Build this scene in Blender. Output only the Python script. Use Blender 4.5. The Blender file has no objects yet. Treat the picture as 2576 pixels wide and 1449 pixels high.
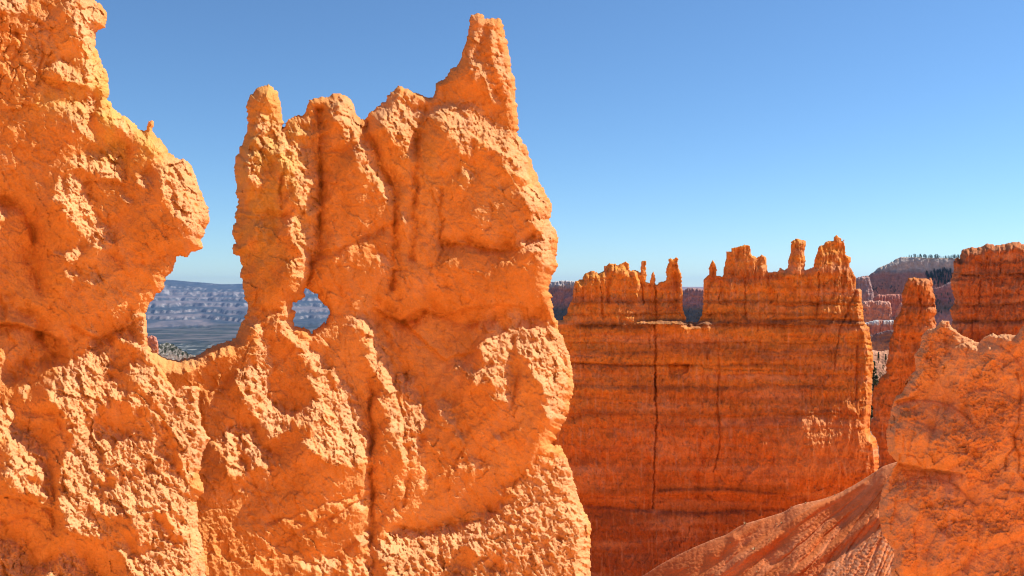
import bpy, math, random
import numpy as np
from mathutils import Vector
# ------------------------------------------------------------------ camera
sc = bpy.context.scene
COL = sc.collection
K = 1.125 / 2576.0            # metres per outline unit at 1 m distance
CX, CY = 1288.0, 724.5
cam_d = bpy.data.cameras.new("camera"); cam = bpy.data.objects.new("camera", cam_d); COL.objects.link(cam)
cam_d.sensor_width = 36; cam_d.lens = 32; cam_d.clip_start = .1; cam_d.clip_end = 200000
cam.rotation_euler = (math.radians(90), 0, 0); cam.location = (0, 0, 0)
sc.camera = cam
# ------------------------------------------------------------------ light
SUN = Vector((0.65, 0.19, 0.70)).normalized()        # direction towards the sun
sun_d = bpy.data.lights.new("sun", 'SUN'); sun = bpy.data.objects.new("sun", sun_d); COL.objects.link(sun)
sun_d.energy = 5.0; sun_d.angle = math.radians(.5); sun_d.color = (1.0, .965, .91)
sun.rotation_euler = SUN.to_track_quat('Z', 'Y').to_euler()
world = bpy.data.worlds.new("World"); sc.world = world; world.use_nodes = True
wn = world.node_tree.nodes; wl = world.node_tree.links
sky = wn.new('ShaderNodeTexSky'); sky.sky_type = 'NISHITA'; sky.sun_disc = False
sky.sun_elevation = math.asin(SUN.z); sky.sun_rotation = math.atan2(SUN.x, SUN.y)
sky.altitude = 2000; sky.air_density = 1.1; sky.dust_density = 0; sky.ozone_density = 8
bg = wn['Background']; bg.inputs[1].default_value = .115
tint = wn.new('ShaderNodeMix'); tint.data_type = 'RGBA'; tint.blend_type = 'MULTIPLY'; tint.inputs[0].default_value = 1   # clearer, drier air than the model's
tint.inputs[7].default_value = (.92, 1.0, .985, 1); wl.new(sky.outputs[0], tint.inputs[6]); wl.new(tint.outputs[2], bg.inputs[0])
sc.view_settings.view_transform = 'Standard'; sc.view_settings.look = 'None'
sc.view_settings.exposure = .35; sc.view_settings.gamma = 1
sc.cycles.max_bounces = 8; sc.cycles.diffuse_bounces = 3; sc.cycles.volume_bounces = 0; sc.cycles.filter_width = 1.1

# ------------------------------------------------------------------ numeric helpers
class Perm:
    def __init__(s, seed):
        r = np.random.RandomState(seed); s.p = np.tile(r.permutation(256), 3)
        a = r.rand(256) * 2 * np.pi; s.gx = np.cos(a); s.gy = np.sin(a); s.r1 = r.rand(256); s.r2 = r.rand(256)
_pc = {}
def perm(seed):
    if seed not in _pc: _pc[seed] = Perm(seed)
    return _pc[seed]
def perlin(x, y, seed=0):
    P = perm(seed); xi = np.floor(x).astype(np.int64); yi = np.floor(y).astype(np.int64)
    xf = x - xi; yf = y - yi; xi &= 255; yi &= 255
    u = xf**3 * (xf * (xf * 6 - 15) + 10); v = yf**3 * (yf * (yf * 6 - 15) + 10)
    def g(ix, iy, fx, fy):
        h = P.p[P.p[ix] + iy]; return P.gx[h] * fx + P.gy[h] * fy
    a = g(xi, yi, xf, yf); b = g(xi + 1, yi, xf - 1, yf); c = g(xi, yi + 1, xf, yf - 1); d = g(xi + 1, yi + 1, xf - 1, yf - 1)
    return (a + u * (b - a) + v * ((c + u * (d - c)) - (a + u * (b - a)))) * 1.5
def fbm(x, y, o=4, seed=0, gain=.5):
    s = 0; a = 1; t = 0
    for i in range(o):
        s = s + a * perlin(x * 2**i + 17.3 * i, y * 2**i + 5.1 * i, seed + i); t += a; a *= gain
    return s / t
def ridged(x, y, o=4, seed=0, gain=.5):
    s = 0; a = 1; t = 0
    for i in range(o):
        s = s + a * (1 - 2.2 * np.abs(perlin(x * 2**i + 7.3 * i, y * 2**i + 3.7 * i, seed + i))); t += a; a *= gain
    return s / t
def voronoi(x, y, seed=0):
    P = perm(seed); xi = np.floor(x).astype(np.int64); yi = np.floor(y).astype(np.int64)
    f1 = np.full(x.shape, 9.); f2 = np.full(x.shape, 9.); cid = np.zeros(x.shape)
    for dx in (-1, 0, 1):
        for dy in (-1, 0, 1):
            cx = xi + dx; cy = yi + dy; h = P.p[P.p[cx & 255] + (cy & 255)]
            d = np.hypot(cx + .5 + .8 * (P.r1[h] - .5) - x, cy + .5 + .8 * (P.r2[h] - .5) - y)
            n = d < f1; f2 = np.where(n, f1, np.minimum(f2, d)); cid = np.where(n, h / 255., cid); f1 = np.where(n, d, f1)
    return f1, f2, cid
def facets(x, y, seed=0, k=1.0):
    """angular broken faces: every cell is its own tilted plane"""
    P = perm(seed); xi = np.floor(x).astype(np.int64); yi = np.floor(y).astype(np.int64)
    f1 = np.full(x.shape, 9.); v = np.zeros(x.shape)
    for dx in (-1, 0, 1):
        for dy in (-1, 0, 1):
            cx = xi + dx; cy = yi + dy; h = P.p[P.p[cx & 255] + (cy & 255)]
            ex = x - (cx + .5 + .9 * (P.r1[h] - .5)); ey = y - (cy + .5 + .9 * (P.r2[h] - .5)); d = ex * ex + ey * ey
            n = d < f1; v = np.where(n, k * (P.gx[h] * ex + P.gy[h] * ey) + .7 * (P.r1[(h + 77) & 255] - .5), v); f1 = np.where(n, d, f1)
    return v
def sstep(a, b, x):
    t = np.clip((x - a) / (b - a), 0, 1); return t * t * (3 - 2 * t)
def inpoly(X, Y, poly):
    p = np.asarray(poly, float); m = np.zeros(X.shape, bool)
    sel = (X > p[:, 0].min() - 1) & (X < p[:, 0].max() + 1) & (Y > p[:, 1].min() - 1) & (Y < p[:, 1].max() + 1)
    x = X[sel]; y = Y[sel]; mm = np.zeros(x.shape, bool)
    for (x0, y0), (x1, y1) in zip(p, np.roll(p, -1, 0)):
        if y0 == y1: continue
        c = ((y0 > y) != (y1 > y)) & (x < (x1 - x0) * (y - y0) / (y1 - y0) + x0); mm ^= c
    m[sel] = mm; return m
def edt(m, R):
    h, w = m.shape; g = np.where(m, 1e3, 0.)
    for i in range(1, h): g[i] = np.minimum(g[i], g[i - 1] + 1)
    for i in range(h - 2, -1, -1): g[i] = np.minimum(g[i], g[i + 1] + 1)
    o = g * g; R = int(R) + 1
    gp = np.pad(g * g, ((0, 0), (R, R)), constant_values=1e6)
    for k in range(-R, R + 1): o = np.minimum(o, gp[:, R + k:R + k + w] + k * k)
    return np.sqrt(o)
def blur(a, s):
    """gaussian blur, s in cells"""
    if s < .3: return a
    n = int(s * 3) + 1; k = np.exp(-.5 * (np.arange(-n, n + 1) / s)**2); k /= k.sum()
    p = np.pad(a, ((n, n), (n, n)), mode='edge'); h, w = a.shape
    q = sum(k[i] * p[i:i + h] for i in range(2 * n + 1))
    return sum(k[i] * q[:, i:i + w] for i in range(2 * n + 1))
def lindist(X, Y, pts):
    """distance to a polyline, and the signed side"""
    best = np.full(X.shape, 1e6)
    for (x0, y0), (x1, y1) in zip(pts[:-1], pts[1:]):
        L = (x1 - x0)**2 + (y1 - y0)**2 + 1e-9
        t = np.clip(((X - x0) * (x1 - x0) + (Y - y0) * (y1 - y0)) / L, 0, 1)
        best = np.minimum(best, np.hypot(X - x0 - t * (x1 - x0), Y - y0 - t * (y1 - y0)))
    return best
def tilt(T, s, k1=500.):
    """height field (outline units) whose slope along the sun's direction follows T"""
    h, w = T.shape; ph = 160; A = np.pad(T, ph, mode='constant')
    A = blur(A, 1.0)
    fy = np.fft.fftfreq(A.shape[0], s)[:, None] * 2 * np.pi; fx = np.fft.rfftfreq(A.shape[1], s)[None] * 2 * np.pi
    n = math.hypot(SUN.x, SUN.z); wd = fx * SUN.x / n - fy * SUN.z / n
    H = -1j * wd * np.fft.rfft2(A) / (wd**2 + .03 * (fx**2 + fy**2) + (2 * np.pi / k1)**2)
    return np.fft.irfft2(H, A.shape)[ph:ph + h, ph:ph + w]
def tr(pts, c):
    s, ox, oy = {'v': (1, 0, 0), '1': (.5, 0, 0), '2': (.5, 536.7, 0), '3': (.5, 0, 724.5), '4': (.5, 670.8, 724.5), '5': (.3009, 1341.7, 570.2),
                 '6': (.301, 1945.4, 570.2), '7': (.3519, 1341.7, 939.2), '8': (.3519, 1945.4, 939.2), 'w': (.2083, 335.4, 637.3),
                 'r': (.18515, 2113.1, 603.75), 'g': (.3241, 2079.6, 737.9)}[c]
    return [(x * s + ox, y * s + oy) for x, y in pts]
def P3(px, py, Y): return ((px - CX) * K * Y, Y, (CY - py) * K * Y)
def jag(X, Y, a, w, seed):
    return X + a * fbm(X / w, Y / w, 3, seed, .65), Y + a * fbm(X / w + 50, Y / w + 9, 3, seed + 5, .65)

# ------------------------------------------------------------------ objects
def tag(o, label=None, cat=None, group=None, kind=None):
    if label: o['label'] = label
    if cat: o['category'] = cat
    if group: o['group'] = group
    if kind: o['kind'] = kind
    return o
def empty(name, loc):
    o = bpy.data.objects.new(name, None); COL.objects.link(o); o.location = loc; o.empty_display_size = .5; return o
def mesh_obj(name, V, F, mat, col=None, parent=None, origin=(0, 0, 0), smooth=True):
    V = np.asarray(V, np.float64) - np.asarray(origin); F = np.asarray(F, np.int32); n = F.shape[1]
    me = bpy.data.meshes.new(name); me.vertices.add(len(V)); me.vertices.foreach_set('co', V.astype(np.float32).ravel())
    me.loops.add(F.size); me.loops.foreach_set('vertex_index', F.ravel())
    me.polygons.add(len(F)); me.polygons.foreach_set('loop_start', np.arange(0, F.size, n, dtype=np.int32))
    me.polygons.foreach_set('loop_total', np.full(len(F), n, np.int32))
    me.polygons.foreach_set('use_smooth', np.full(len(F), smooth))
    if col is not None:
        a = me.color_attributes.new('pigment', 'FLOAT_COLOR', 'POINT')
        c = np.ones((len(V), 4), np.float32); c[:, :3] = col; a.data.foreach_set('color', c.ravel())
    me.materials.append(mat); me.update(); me.validate()
    o = bpy.data.objects.new(name, me); COL.objects.link(o)
    if parent is not None: o.parent = parent
    else: o.location = origin
    return o
def compact(V, F, C):
    u, inv = np.unique(F, return_inverse=True); return V[u], inv.reshape(F.shape), C[u]

def rock_mat(name, grain=.05, bump=.35, tone=.25, scale=1.0):
    m = bpy.data.materials.new(name); m.use_nodes = True; N = m.node_tree.nodes; L = m.node_tree.links
    b = N['Principled BSDF']; b.inputs['Roughness'].default_value = .95; b.inputs['Specular IOR Level'].default_value = .12
    at = N.new('ShaderNodeAttribute'); at.attribute_name = 'pigment'
    tc = N.new('ShaderNodeTexCoord')
    def noise(sz, det, rough=.6):
        n = N.new('ShaderNodeTexNoise'); n.inputs['Scale'].default_value = 1 / (sz * scale); n.inputs['Detail'].default_value = det
        n.inputs['Roughness'].default_value = rough; L.new(tc.outputs['Object'], n.inputs['Vector']); return n
    n1 = noise(.35, 5, .65); n2 = noise(grain, 3, .7)
    mr = N.new('ShaderNodeMapRange'); mr.inputs[1].default_value = .3; mr.inputs[2].default_value = .7
    mr.inputs[3].default_value = 1 - tone; mr.inputs[4].default_value = 1 + tone * .6; L.new(n1.outputs['Fac'], mr.inputs[0])
    mr2 = N.new('ShaderNodeMapRange'); mr2.inputs[1].default_value = .3; mr2.inputs[2].default_value = .7
    mr2.inputs[3].default_value = 1 - tone * .5; mr2.inputs[4].default_value = 1 + tone * .4; L.new(n2.outputs['Fac'], mr2.inputs[0])
    mu = N.new('ShaderNodeMath'); mu.operation = 'MULTIPLY'; L.new(mr.outputs[0], mu.inputs[0]); L.new(mr2.outputs[0], mu.inputs[1])
    vm = N.new('ShaderNodeVectorMath'); vm.operation = 'SCALE'; L.new(at.outputs['Color'], vm.inputs[0]); L.new(mu.outputs[0], vm.inputs['Scale'])
    L.new(vm.outputs[0], b.inputs['Base Color'])
    bp = N.new('ShaderNodeBump'); bp.inputs['Strength'].default_value = bump; bp.inputs['Distance'].default_value = grain * scale * .8
    L.new(n2.outputs['Fac'], bp.inputs['Height']); L.new(bp.outputs[0], b.inputs['Normal'])
    return m
MAT_NEAR = rock_mat('orange_limestone', .03, .95, .17)
MAT_WALL = rock_mat('banded_red_limestone', .12, .6, .22, 1.6)
MAT_BLUFF = rock_mat('weathered_limestone', .06, 1.0, .18, 1.0)
MAT_FAR = rock_mat('far_rock', .5, .5, .2, 12)
MAT_SOIL = rock_mat('red_soil', .06, .5, .18, 1.5)

def mixc(c, d, f):
    f = np.asarray(f)[..., None]; return c * (1 - f) + np.asarray(d) * f

def relief(name, poly, s, Y0, hfun, cfun, R, T, Tb, mat, holes=(), parts=None, ragged=(3, 14, 1), bounds=None, skirt=8.0,
           label=None, cat=None, group=None, kind=None, rfun=None, soft=6):
    """A solid rock: outline at distance Y0 (number or function), front relief hfun (outline units), rounded edges, full back."""
    P = np.array(poly); x0, y0, x1, y1 = bounds or (P[:, 0].min() - 4 * s, P[:, 1].min() - 4 * s, P[:, 0].max() + 4 * s, P[:, 1].max())
    xs = np.arange(x0, x1 + s, s); ys = np.arange(y0, y1 + s, s); X, Y = np.meshgrid(xs, ys)
    Xj, Yj = jag(X, Y, ragged[0], ragged[1], 31 + ragged[2])
    m = inpoly(Xj, Yj, poly)
    for h in holes: m &= ~inpoly(Xj, Yj, h)
    mp = m
    Rc = R / s
    din = edt(mp, min(Rc + 2, 90)); dout = edt(~mp, 3)
    sd = np.where(m, din - .5, -(dout - .5))
    d = np.clip(sd, 0, None); e = np.clip(d / (Rc * (rfun(X, Y) if rfun else 1)), 0, 1)
    infl = np.sqrt(1 - (1 - e)**2); infl = np.minimum(infl, blur(infl, 2) + .15)
    fade = sstep(0, soft, d)
    Yb = Y0(X, Y) if callable(Y0) else np.full(X.shape, float(Y0)); mpp = K * float(np.median(Yb))
    h, aux = hfun(X, Y, d * s)
    hl = blur(h, 5); front = Yb - mpp * (T * infl + hl * sstep(0, max(soft * 3.2, 10), d) + (h - hl) * fade)
    back = Yb + mpp * (Tb * infl + fade * infl * Tb * .25 * fbm(X / 60, Y / 60, 4, 77))
    C = cfun(X, Y, aux)
    gy, gx = np.gradient(blur(sd, .8)); gl = gx * gx + gy * gy + .05
    near = (sd < .45)
    Xs = np.where(near, X - s * gx / gl * np.clip(sd, -1.5, .5), X); Ys = np.where(near, Y - s * gy / gl * np.clip(sd, -1.5, .5), Y)
    # small sideways wobble so that the surface has real overhangs
    wob = fade * s * .45
    Xs = Xs + wob * perlin(X / (3 * s), Y / (3 * s), 5); Ys = Ys + wob * perlin(X / (3 * s) + 9, Y / (3 * s), 6)
    def pos(D):
        return np.stack([(Xs - CX) * K * D, D, (CY - Ys) * K * D], -1)
    F3 = pos(front); B3 = pos(back)
    if skirt:
        def ext(A):
            r = [A]
            for k in range(1, 4):
                q = A[-1:].copy(); q[..., 2] -= skirt * k / 3; q[..., 1] -= (0.1 * skirt * k / 3 if A is F3 else -.1 * skirt * k / 3); r.append(q)
            return np.concatenate(r, 0)
        F3 = ext(F3); B3 = ext(B3); m = np.concatenate([m] + [m[-1:]] * 3, 0)
        C = np.concatenate([C] + [C[-1:]] * 3, 0); Yl = np.concatenate([Y] + [Y[-1:] + 30 * k for k in (1, 2, 3)], 0); Xl = np.concatenate([X] + [X[-1:]] * 3, 0)
    else: Yl, Xl = Y, X
    H, W = m.shape; idx = np.arange(H * W).reshape(H, W)
    cell = m[:-1, :-1] | m[1:, :-1] | m[:-1, 1:] | m[1:, 1:]
    a, b, c, dd = idx[:-1, :-1][cell], idx[:-1, 1:][cell], idx[1:, 1:][cell], idx[1:, :-1][cell]
    Ff = np.stack([a, dd, c, b], 1); Fb = np.stack([a, b, c, dd], 1) + H * W
    V = np.concatenate([F3.reshape(-1, 3), B3.reshape(-1, 3)]); CC = np.concatenate([C.reshape(-1, 3)] * 2)
    F = np.concatenate([Ff, Fb])
    base = V[F[:, 0]]; org = (float(base[:, 0].mean()), float(np.median(Yb)), float(base[:, 2].min()))
    if not parts:
        v, f, cc = compact(V, F, CC); o = mesh_obj(name, v, f, mat, cc, None, org)
    else:
        o = empty(name, org)
        xc = Xl[:-1, :-1][cell]; yc = Yl[:-1, :-1][cell]; xc, yc = jag(xc, yc, 8, 30, 60)
        lab = np.zeros(xc.shape, int)
        for i, (pn, pp) in enumerate(parts):
            if pp is None: continue
            lab[inpoly(xc, yc, pp)] = i
        lab = np.concatenate([lab, lab])
        for i, (pn, pp) in enumerate(parts):
            if (lab == i).sum() < 4: continue
            v, f, cc = compact(V, F[lab == i], CC); mesh_obj(pn, v, f, mat, cc, o, org)
    tag(o, label, cat, group, kind)
    return o, dict(x0=x0, y0=y0, s=s, front=front, m=m)

# ------------------------------------------------------------------ near rock: traced lit planes and creases
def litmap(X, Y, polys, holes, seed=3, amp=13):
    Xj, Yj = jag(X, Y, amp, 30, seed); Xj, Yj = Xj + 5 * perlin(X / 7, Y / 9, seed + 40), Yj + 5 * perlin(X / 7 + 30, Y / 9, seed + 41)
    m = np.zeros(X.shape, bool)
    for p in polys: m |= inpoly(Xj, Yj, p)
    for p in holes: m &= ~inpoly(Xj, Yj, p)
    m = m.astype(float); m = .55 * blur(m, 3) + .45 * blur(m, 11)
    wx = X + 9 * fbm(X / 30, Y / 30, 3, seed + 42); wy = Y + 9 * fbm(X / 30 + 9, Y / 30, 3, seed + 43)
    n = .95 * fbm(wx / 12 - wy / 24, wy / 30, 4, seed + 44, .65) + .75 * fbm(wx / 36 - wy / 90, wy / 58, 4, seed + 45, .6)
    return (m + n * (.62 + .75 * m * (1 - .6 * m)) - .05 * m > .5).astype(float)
def near_relief(lit_polys, hole_polys, creases, seed, s, kl, ks, extra=None, plane=0., deep=None):
    def f(X, Y, d):
        L = litmap(X, Y, lit_polys, hole_polys, seed)
        Lb = np.clip(.55 * blur(L, 1.2) + .65 * blur(L, 9), 0, 1)
        big = 9 * fbm(X / 110, Y / 130, 3, seed + 80) + (extra(X, Y) if extra else 0)
        infl = 44 * np.sqrt(1 - (1 - np.clip(d / 48, 0, 1))**2)
        by, bx = np.gradient(big + blur(infl, 3) - plane * X, s); n = math.hypot(SUN.x, SUN.z); D0 = bx * SUN.x / n - by * SUN.z / n
        T = np.where(L > .5, -kl - .92 * np.clip(D0, -.8, 1.4), np.clip(ks - .92 * D0, -.5, 1.5)); T = T * sstep(0, 24, d)
        h = tilt(T, s, 700.) + big
        if DEBUG:
            gy_, gx_ = np.gradient(h + infl - plane * X, s); Dd = gx_ * SUN.x / n - gy_ * SUN.z / n
            for q in (L > .5, (L < .5) & (d > 20)): print('SLOPE', np.percentile(Dd[q & (d > 4)], [10, 25, 50, 75, 90]).round(2))
        # rough crust: slanting ridges, much stronger on the traced lit planes
        wx = X + 12 * fbm(X / 45, Y / 45, 3, seed + 50); wy = Y + 12 * fbm(X / 45 + 3, Y / 45, 3, seed + 52)
        q = ridged(wx / 26 - wy / 48, wy / 46, 5, seed + 60, .68)
        q2 = ridged(wx / 11 - wy / 30, wy / 19, 3, seed + 70, .65)
        f1, f2, cid = voronoi(wx / 17, wy / 23, seed + 75)      # pebbly knobs
        knob = np.sqrt(np.clip(1 - f1 * f1 * 1.6, 0, 1))
        h = h + (.35 + 1.1 * Lb) * 4.8 * q + (.3 + .6 * Lb) * 2.6 * q2 + (.2 + Lb) * 3.4 * knob * (cid > .45)
        f1, f2, cid = voronoi(wx / 24 + 7, wy / 30, seed + 76); h = h - (.5 + .8 * Lb) * 8 * np.clip(1 - f1 / .42, 0, 1) * (cid < .35)
        # angular broken faces at three sizes, and grit
        vx = X + 9 * fbm(X / 26, Y / 26, 3, seed + 63); vy = Y + 9 * fbm(X / 26, Y / 26 + 7, 3, seed + 64)
        kf = .35 + .75 * sstep(-.35, .25, fbm(X / 95, Y / 95, 3, seed + 69)); kf = kf * (1 - Lb) + Lb
        h = h + (4.6 * kf + 6 * Lb) * facets(vx / 40 - vy / 110, vy / 52, seed + 65) + (2.3 * kf + 4.6 * Lb) * facets(vx / 17 - vy / 50, vy / 23, seed + 66) + (.8 * kf + 2.1 * Lb) * facets(vx / 7.5, vy / 9.5, seed + 67)
        h = h + (.7 * kf + 1.2 * Lb) * fbm(X / 6, Y / 7, 2, seed + 68, .8)
        # plates and thin cracks
        ux = X + 16 * fbm(X / 38, Y / 38, 4, seed + 53, .6); uy = Y + 16 * fbm(X / 38 + 3, Y / 38, 4, seed + 54, .6)
        f1, f2, cid = voronoi(ux / 52, uy / 66, seed + 90)
        ck = sstep(0, .07, f2 - f1); pt = sstep(-.1, .3, fbm(X / 60, Y / 60, 3, seed + 31))
        h = h + (1 - Lb) * (2.4 * (ck - 1) * pt + 4.5 * (cid - .5) * sstep(0, .25, f2 - f1))
        h = h + (1 - Lb) * 5.5 * fbm(X / 30, Y / 38, 5, seed + 36, .62)
        f1, f2, cid = voronoi(ux / 105 + 4, uy / 125, seed + 95)
        h = h + (1 - .6 * Lb) * (2.6 * (sstep(0, .05, f2 - f1) - 1) * sstep(-.2, .3, fbm(X / 90, Y / 90, 3, seed + 33)) + 10 * (1 - f1))
        for pts, wd, dp in creases:
            dl = lindist(X + 16 * fbm(X / 50, Y / 50, 4, seed + 7, .6), Y + 14 * fbm(X / 50, Y / 50 + 8, 4, seed + 8, .6), pts)
            h = h - 0 - dp * .95 * (.5 + .9 * sstep(-.4, .4, fbm(X / 60, Y / 60, 3, seed + 14))) * np.exp(-(dl / wd) ** 1.5) + (dp * .55 * np.exp(-(dl / (3.2 * wd))**2) if dp >= 18 else 0) * -1
        if deep: h = h - deep(X, Y)
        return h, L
    return f
def pit(X, Y, cx, cy, rx, ry, a): return a * np.exp(-((X - cx) / rx)**2 - ((Y - cy) / ry)**2)
def under(X, Y, pts, a, fall, seed):
    """recess below an overhanging edge"""
    p = np.array(pts, float); e = Y - np.interp(X, p[:, 0], p[:, 1]) + 9 * fbm(X / 34, Y / 34, 4, seed, .6)
    return a * sstep(-2, 5, e) * np.exp(-np.clip(e, 0, 999) / fall) * sstep(p[0, 0] - 25, p[0, 0] + 15, X) * sstep(p[-1, 0] + 25, p[-1, 0] - 15, X)

# left mass -------------------------------------------------------
left_out = [(-560, 700), (-520, 420), (-450, 300), (-380, 130), (-300, 60), (-210, 40), (-150, -50), (-60, -95), (30, -80), (90, -110), (160, -70), (225, -60)] + tr([(475, 0), (505, 20), (525, 50), (537, 80), (535, 110), (530, 140), (500, 145), (483, 165), (480, 210), (487, 250), (510, 310), (535, 365), (545, 400), (547, 450), (540, 505), (555, 520), (590, 560), (640, 590), (670, 620), (700, 655), (735, 655), (750, 615), (763, 606), (772, 615), (773, 670), (800, 695), (835, 735), (850, 770), (880, 790), (930, 800), (960, 830), (985, 880), (1000, 940), (1025, 1000), (1045, 1045), (1057, 1090), (1045, 1130), (1030, 1170), (1015, 1210), (1020, 1240), (1000, 1255), (960, 1265), (945, 1295), (920, 1290), (890, 1292), (880, 1320), (865, 1370), (835, 1390), (828, 1440)], '1') \
    + tr([(815, 15), (790, 25), (765, 65), (750, 85), (738, 110), (735, 150), (738, 235), (745, 330), (790, 380), (820, 420), (850, 470), (880, 515), (930, 490), (1005, 500), (1000, 600), (1020, 700), (1055, 760), (1020, 830), (1000, 930), (1030, 1030), (985, 1060), (990, 1140), (1010, 1250), (1030, 1340), (1035, 1449)], '3') + [(520, 1600), (-600, 1600)]
left_lit = [tr(p, '1') for p in [
    [(-80, -120), (150, -120), (140, 40), (110, 70), (0, 55), (-80, 40)], [(330, 30), (420, -100), (500, -50), (530, 80), (520, 120), (480, 150), (475, 300), (440, 280), (410, 180), (370, 120)],
    [(255, 320), (330, 305), (400, 360), (420, 420), (380, 430), (300, 390), (262, 350)], [(380, 290), (500, 290), (540, 400), (520, 430), (440, 440), (430, 360), (400, 330)],
    [(400, 520), (470, 500), (490, 560), (450, 600), (480, 720), (440, 700), (380, 650), (300, 560), (260, 530), (330, 510)],
    [(540, 520), (700, 660), (830, 740), (760, 740), (640, 680), (560, 600), (500, 570)],
    [(320, 810), (400, 780), (500, 760), (600, 720), (620, 800), (630, 900), (570, 910), (480, 870), (400, 850)],
    [(680, 890), (760, 890), (770, 960), (720, 960), (690, 920)],
    [(790, 790), (930, 800), (990, 900), (1040, 1050), (1020, 1200), (960, 1260), (960, 1150), (890, 1100), (850, 1000), (800, 930), (780, 860)],
    [(590, 980), (640, 980), (710, 1050), (690, 1070), (620, 1030)],
    [(300, 880), (420, 880), (430, 960), (470, 1080), (540, 1140), (580, 1110), (575, 1250), (520, 1250), (470, 1180), (400, 1150), (340, 1080), (270, 1020), (280, 940)],
    [(250, 1260), (330, 1270), (390, 1200), (410, 1250), (390, 1310), (330, 1300), (260, 1290)], [(330, 1360), (400, 1340), (400, 1449), (370, 1449)],
    [(440, 1380), (510, 1330), (515, 1390), (480, 1449), (440, 1430)], [(0, 1040), (35, 1045), (20, 1080), (0, 1110), (-100, 1110), (-100, 1040)]]] + [tr(p, '3') for p in [
    [(680, 140), (735, 120), (740, 330), (800, 400), (860, 510), (900, 600), (1000, 700), (940, 740), (860, 640), (790, 570), (700, 480), (640, 430), (700, 330), (660, 280), (560, 230), (600, 200)],
    [(280, 380), (350, 370), (440, 330), (420, 200), (460, 190), (490, 260), (560, 270), (600, 340), (530, 440), (640, 520), (760, 600), (830, 700), (840, 820), (880, 880), (920, 960), (1000, 1060), (1000, 1180), (1030, 1330), (1035, 1500), (1035, 1800), (760, 1800), (640, 1500), (640, 1360), (560, 1300), (330, 1200), (330, 1160), (300, 1080), (290, 960), (330, 850), (380, 740), (300, 600), (190, 460), (300, 450)],
    [(80, 510), (150, 490), (140, 550), (100, 550)],
    [(-200, 560), (0, 560), (60, 580), (90, 640), (60, 720), (150, 720), (200, 780), (240, 830), (240, 1200), (200, 1080), (130, 1020), (50, 980), (30, 780), (0, 740), (-200, 740)],
    [(-200, 1270), (130, 1260), (160, 1310), (120, 1400), (200, 1400), (300, 1330), (400, 1340), (500, 1449), (600, 1800), (-200, 1800)],
    [(890, 500), (1005, 500), (1000, 620), (1060, 760), (1010, 900), (950, 960), (920, 880), (880, 760), (820, 620), (780, 570)]]]
left_holes = [tr(p, '3') for p in [[(490, 600), (560, 560), (640, 560), (680, 640), (670, 760), (580, 700), (500, 680)],
    [(600, 770), (630, 830), (700, 870), (840, 860), (750, 890), (620, 850)], [(520, 1140), (650, 1160), (720, 1280), (700, 1370), (650, 1300), (560, 1240)],
    [(380, 560), (430, 560), (470, 650), (430, 640)], [(440, 900), (520, 960), (640, 960), (560, 1010), (470, 980)], [(140, 930), (220, 960), (200, 1000), (130, 980)],
    [(760, 1100), (830, 1120), (880, 1200), (930, 1330), (900, 1330), (820, 1200)], [(660, 1250), (760, 1300), (760, 1340), (690, 1330)], [(690, 560), (730, 640), (770, 780), (730, 760), (700, 660)]]]
left_crease = [(tr([(0, 80), (140, 90), (250, 150), (300, 260), (250, 330)], '1'), 7, 10), (tr([(205, 120), (210, 300), (190, 420)], '1'), 5, 8), (tr([(80, 120), (110, 230), (60, 300), (100, 400)], '1'), 4, 6),
    (tr([(0, 150), (120, 165), (290, 160)], '1'), 5, 6), (tr([(0, 1000), (120, 1060), (170, 1150), (160, 1300), (200, 1449)], '1'), 14, 26), (tr([(0, 300), (120, 320), (240, 420), (330, 460)], '1'), 5, 6),
    (tr([(0, 80), (180, 130), (200, 240), (280, 330), (60, 420)], '3'), 26, 34), (tr([(640, 740), (640, 900), (620, 960)], '1'), 6, 10), (tr([(430, 880), (460, 1040), (540, 1130)], '1'), 6, 9),
    (tr([(560, 1290), (700, 1330), (830, 1290)], '1'), 20, 14), (tr([(100, 620), (300, 640), (360, 780)], '3'), 14, 16), (tr([(250, 880), (280, 1000), (260, 1200)], '3'), 8, 16),
    (tr([(820, 790), (850, 950), (930, 1130)], '1'), 5, 6), (tr([(0, 1180), (150, 1150), (260, 1230)], '3'), 8, 9)]
def left_deep(X, Y):
    return (pit(X, Y, 55, 650, 65, 90, 34) + under(X, Y, [(-300, 800), (40, 812), (110, 835), (150, 850)], 42, 60, 501) + pit(X, Y, 325, 710, 60, 40, 18) + under(X, Y, [(215, 455), (260, 448), (310, 462)], 16, 30, 502)
            + under(X, Y, [(110, 195), (160, 205), (205, 215)], 14, 22, 503) + under(X, Y, [(180, 815), (240, 850), (300, 830), (350, 800)], 22, 34, 504) + pit(X, Y, 60, 1090, 60, 40, 16) + under(X, Y, [(-100, 1240), (60, 1250), (150, 1290)], 20, 50, 505))
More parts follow.
